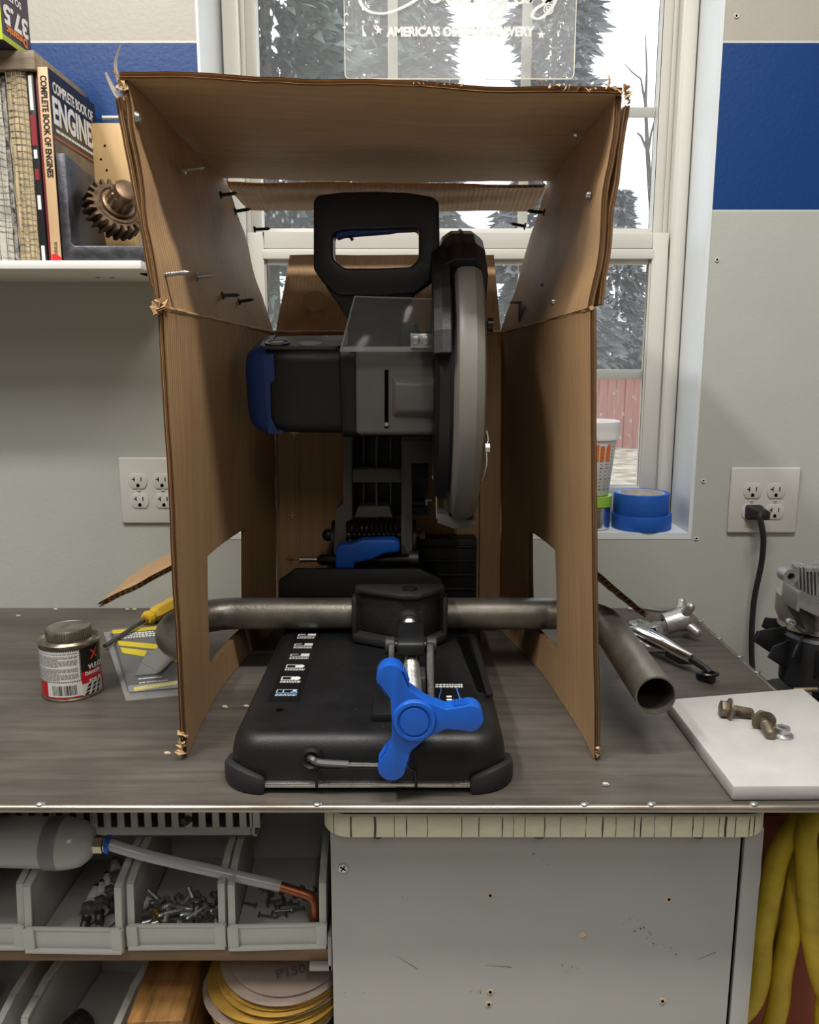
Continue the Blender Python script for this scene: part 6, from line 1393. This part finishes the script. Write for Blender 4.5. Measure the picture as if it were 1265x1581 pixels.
# ------------------------------------------------------------------ lower level: beam, sanding discs, card and fitting
amb = M('varnished_beam', (.26, .13, .04), .4, var=.55, vscale=12, stretch=(5, .8, 5), bump=.5, bscale=60)
t0_, t1_ = atz(190, 1581, -.30), atz(250, 1581, -.30)
b = B(); b.obox((-.283, .955, -.335), (.062, .38, .128), Matrix.Rotation(R(3), 3, 'Z')); tag(b.build('wood_beam', amb, bevel=.004), 'amber varnished wood beam pointing to the front on the lower shelf', 'beam')
disc_y = M('sanding_disc_gold', (.55, .33, .06), .7, var=.15, vscale=80, bump=.3, bscale=900); disc_w = M('sanding_disc_back', (.50, .40, .34), .7, var=.12, vscale=30)
dc = V((-.143, .868, -.262)); rg = random.Random(4); ND = 14
for i in range(ND):
    c = V((dc.x - .0014 * i + rg.uniform(-.004, .004) - (.014 if i in (6, 9) else 0), dc.y - .0012 * i + rg.uniform(-.004, .004), dc.z - .0042 * i)); nrm = V((rg.uniform(-.025, .025) + .02, -.10 + .008 * i, 1)).normalized()
    wbk = i in (0, 1, 5, 9, 12)
    t = thing('sanding_disc', 'sanding disc in the stack, number %d counted from the top' % (i + 1) if False else ['topmost pale sanding disc with its grit mark showing', 'second sanding disc from the top, pale side up', 'third sanding disc from the top, gold side up', 'fourth sanding disc from the top', 'fifth sanding disc from the top', 'sixth sanding disc from the top', 'seventh sanding disc from the top, slid to the left', 'eighth sanding disc from the top', 'ninth sanding disc from the top', 'tenth sanding disc from the top, slid to the left', 'eleventh sanding disc from the top', 'twelfth sanding disc from the top', 'second lowest sanding disc of the stack', 'lowest sanding disc of the stack'][i], 'sanding disc', c, 'sanding discs in the stack')
    def dp_(u, h, c=c, nrm=nrm): return c
    rr_ = .0755 if i else .068
    pr = [(0, .0006), (rr_ * .6, .0006), (rr_, .0006), (rr_, -.0002), (0, -.0002)]
    B().lathe(pr, c, nrm, 56, ref=(1, 0, -nrm.x)).build('disc', disc_w if wbk else disc_y, t)
    if i == 0:
        fr_ = frame(c + nrm * .0026 + V((.010, -.040, 0)), (1, .30, -nrm.x), (-.3, 1, .1)); text('P150', .017, fr_, M('grey_print', (.22, .19, .17), .8), 'grit_mark', t, bold=.0004)
b = B(); b.box(-.205, -.09, .80, .95, SH2, dc.z - .0042 * ND - .0145); tag(b.build('disc_box', M('dull_box', (.12, .09, .06), .8), bevel=.002), 'dull brown box carrying the stack of sanding discs', 'box')
bc_ = thing('blue_card_pack', 'blue card pack with a white clip and red cap in the lower left bin', 'package', (-.54, .85, SH2 + .004))
b = B(); b.obox((-.55, .86, SH2 + .052), (.075, .003, .07), Matrix.Rotation(R(-50), 3, 'X')); b.build('blue_card', M('card_blue', (.02, .06, .25), .4), bc_)
b = B(); b.obox((-.520, .856, SH2 + .050), (.022, .010, .075), Matrix.Rotation(R(-45), 3, 'X') @ Matrix.Rotation(R(-20), 3, 'Y')); b.build('white_clip', M('clip_white', (.6, .58, .55), .4), bc_, bevel=.002)
B().ball((-.541, .825, SH2 + .060), .009, (1, 1, .7), 14).build('red_cap', red_ink, bc_)
ft = thing('pipe_fitting', 'dark threaded fitting lying in the lower right parts bin', 'fitting', (-.41, .86, SH2 + .02))
pa, pb2 = V((-.418, .845, SH2 + .024)), V((-.398, .885, SH2 + .024)); dd = (pb2 - pa).normalized()
B().lathe([(.006, 0), (.012, .001), (.012, .008), (.010, .009), (.013, .012), (.013, .020), (.017, .022), (.017, .040), (.012, .043)], pa, dd, 24).build('fitting_body', dark_steel, ft, smooth=25)
B().tube([pa + dd * .022, pa + dd * .036], .0185, 6).build('fitting_hex', dark_steel, ft, smooth=0)

# ------------------------------------------------------------------ yellow hose and orange tub on the right
hose_m = M('yellow_hose', (.55, .39, .025), .55, var=.22, vscale=30, bump=.4, bscale=260)
hs_ = thing('yellow_hose', 'dirty yellow air hose hanging in loops right of the cabinet', 'hose', (.47, .86, -.9))
def hz_(pts, r=.0118):
    B().tube(bez(pts, 8), r, 14).build('hose_loop', hose_m, hs_)
H = lambda px, py, y: at(px, py, y)
hz_([V((.52, .90, -.045)), H(1252, 1250, .87), H(1206, 1312, .85), H(1190, 1374, .84), H(1177, 1440, .84), H(1163, 1540, .84), V((.345, .84, -.40)), V((.37, .85, -.62)), V((.47, .87, -.70)), V((.57, .88, -.6))], .0125)
hz_([V((.53, .915, -.045)), H(1240, 1262, .895), H(1221, 1300, .88), H(1206, 1345, .87), H(1194, 1400, .865), H(1182, 1480, .865), V((.375, .87, -.42)), V((.40, .88, -.58)), V((.48, .89, -.64))], .0095)
hz_([V((.54, .90, -.050)), H(1248, 1300, .86), H(1232, 1350, .85), H(1224, 1420, .845), H(1208, 1495, .84), H(1193, 1585, .84), V((.385, .84, -.50)), V((.43, .85, -.66)), V((.53, .86, -.62))], .0122)
hz_([V((.55, .89, -.045)), H(1256, 1262, .85), H(1246, 1340, .83), H(1251, 1420, .83), H(1264, 1500, .83), H(1290, 1600, .83), V((.50, .83, -.55)), V((.58, .84, -.60))], .0118)
hz_([V((.57, .89, -.045)), H(1284, 1290, .85), H(1272, 1370, .84), H(1282, 1470, .84), V((.50, .84, -.45)), V((.60, .85, -.6))], .0118)
B().tube([(cx3 + .001, .90, -.062), (.585, .90, -.062), (.592, .90, -.045)], .005, 10).build('hook_bar', dark_steel, hs_)
orm = M('orange_tub', (.30, .055, .012), .5, var=.2, vscale=6)
tub = thing('orange_tub', 'dark orange plastic tub standing behind the yellow hose', 'tub', (.55, .955, -.9))
def tr(i, z, r=.03): return [V((x, y, z)) for x, y in rrect(.385 + i, .72 - i, .905 + i, 1.0 - i, r, 6)]
loft(B(), [tr(.012, -.9), tr(.001, -.13), tr(-.004, -.128), tr(-.004, -.118), tr(.006, -.118), tr(.014, -.89)], caps=False).build('tub_body', orm, tub, smooth=50)
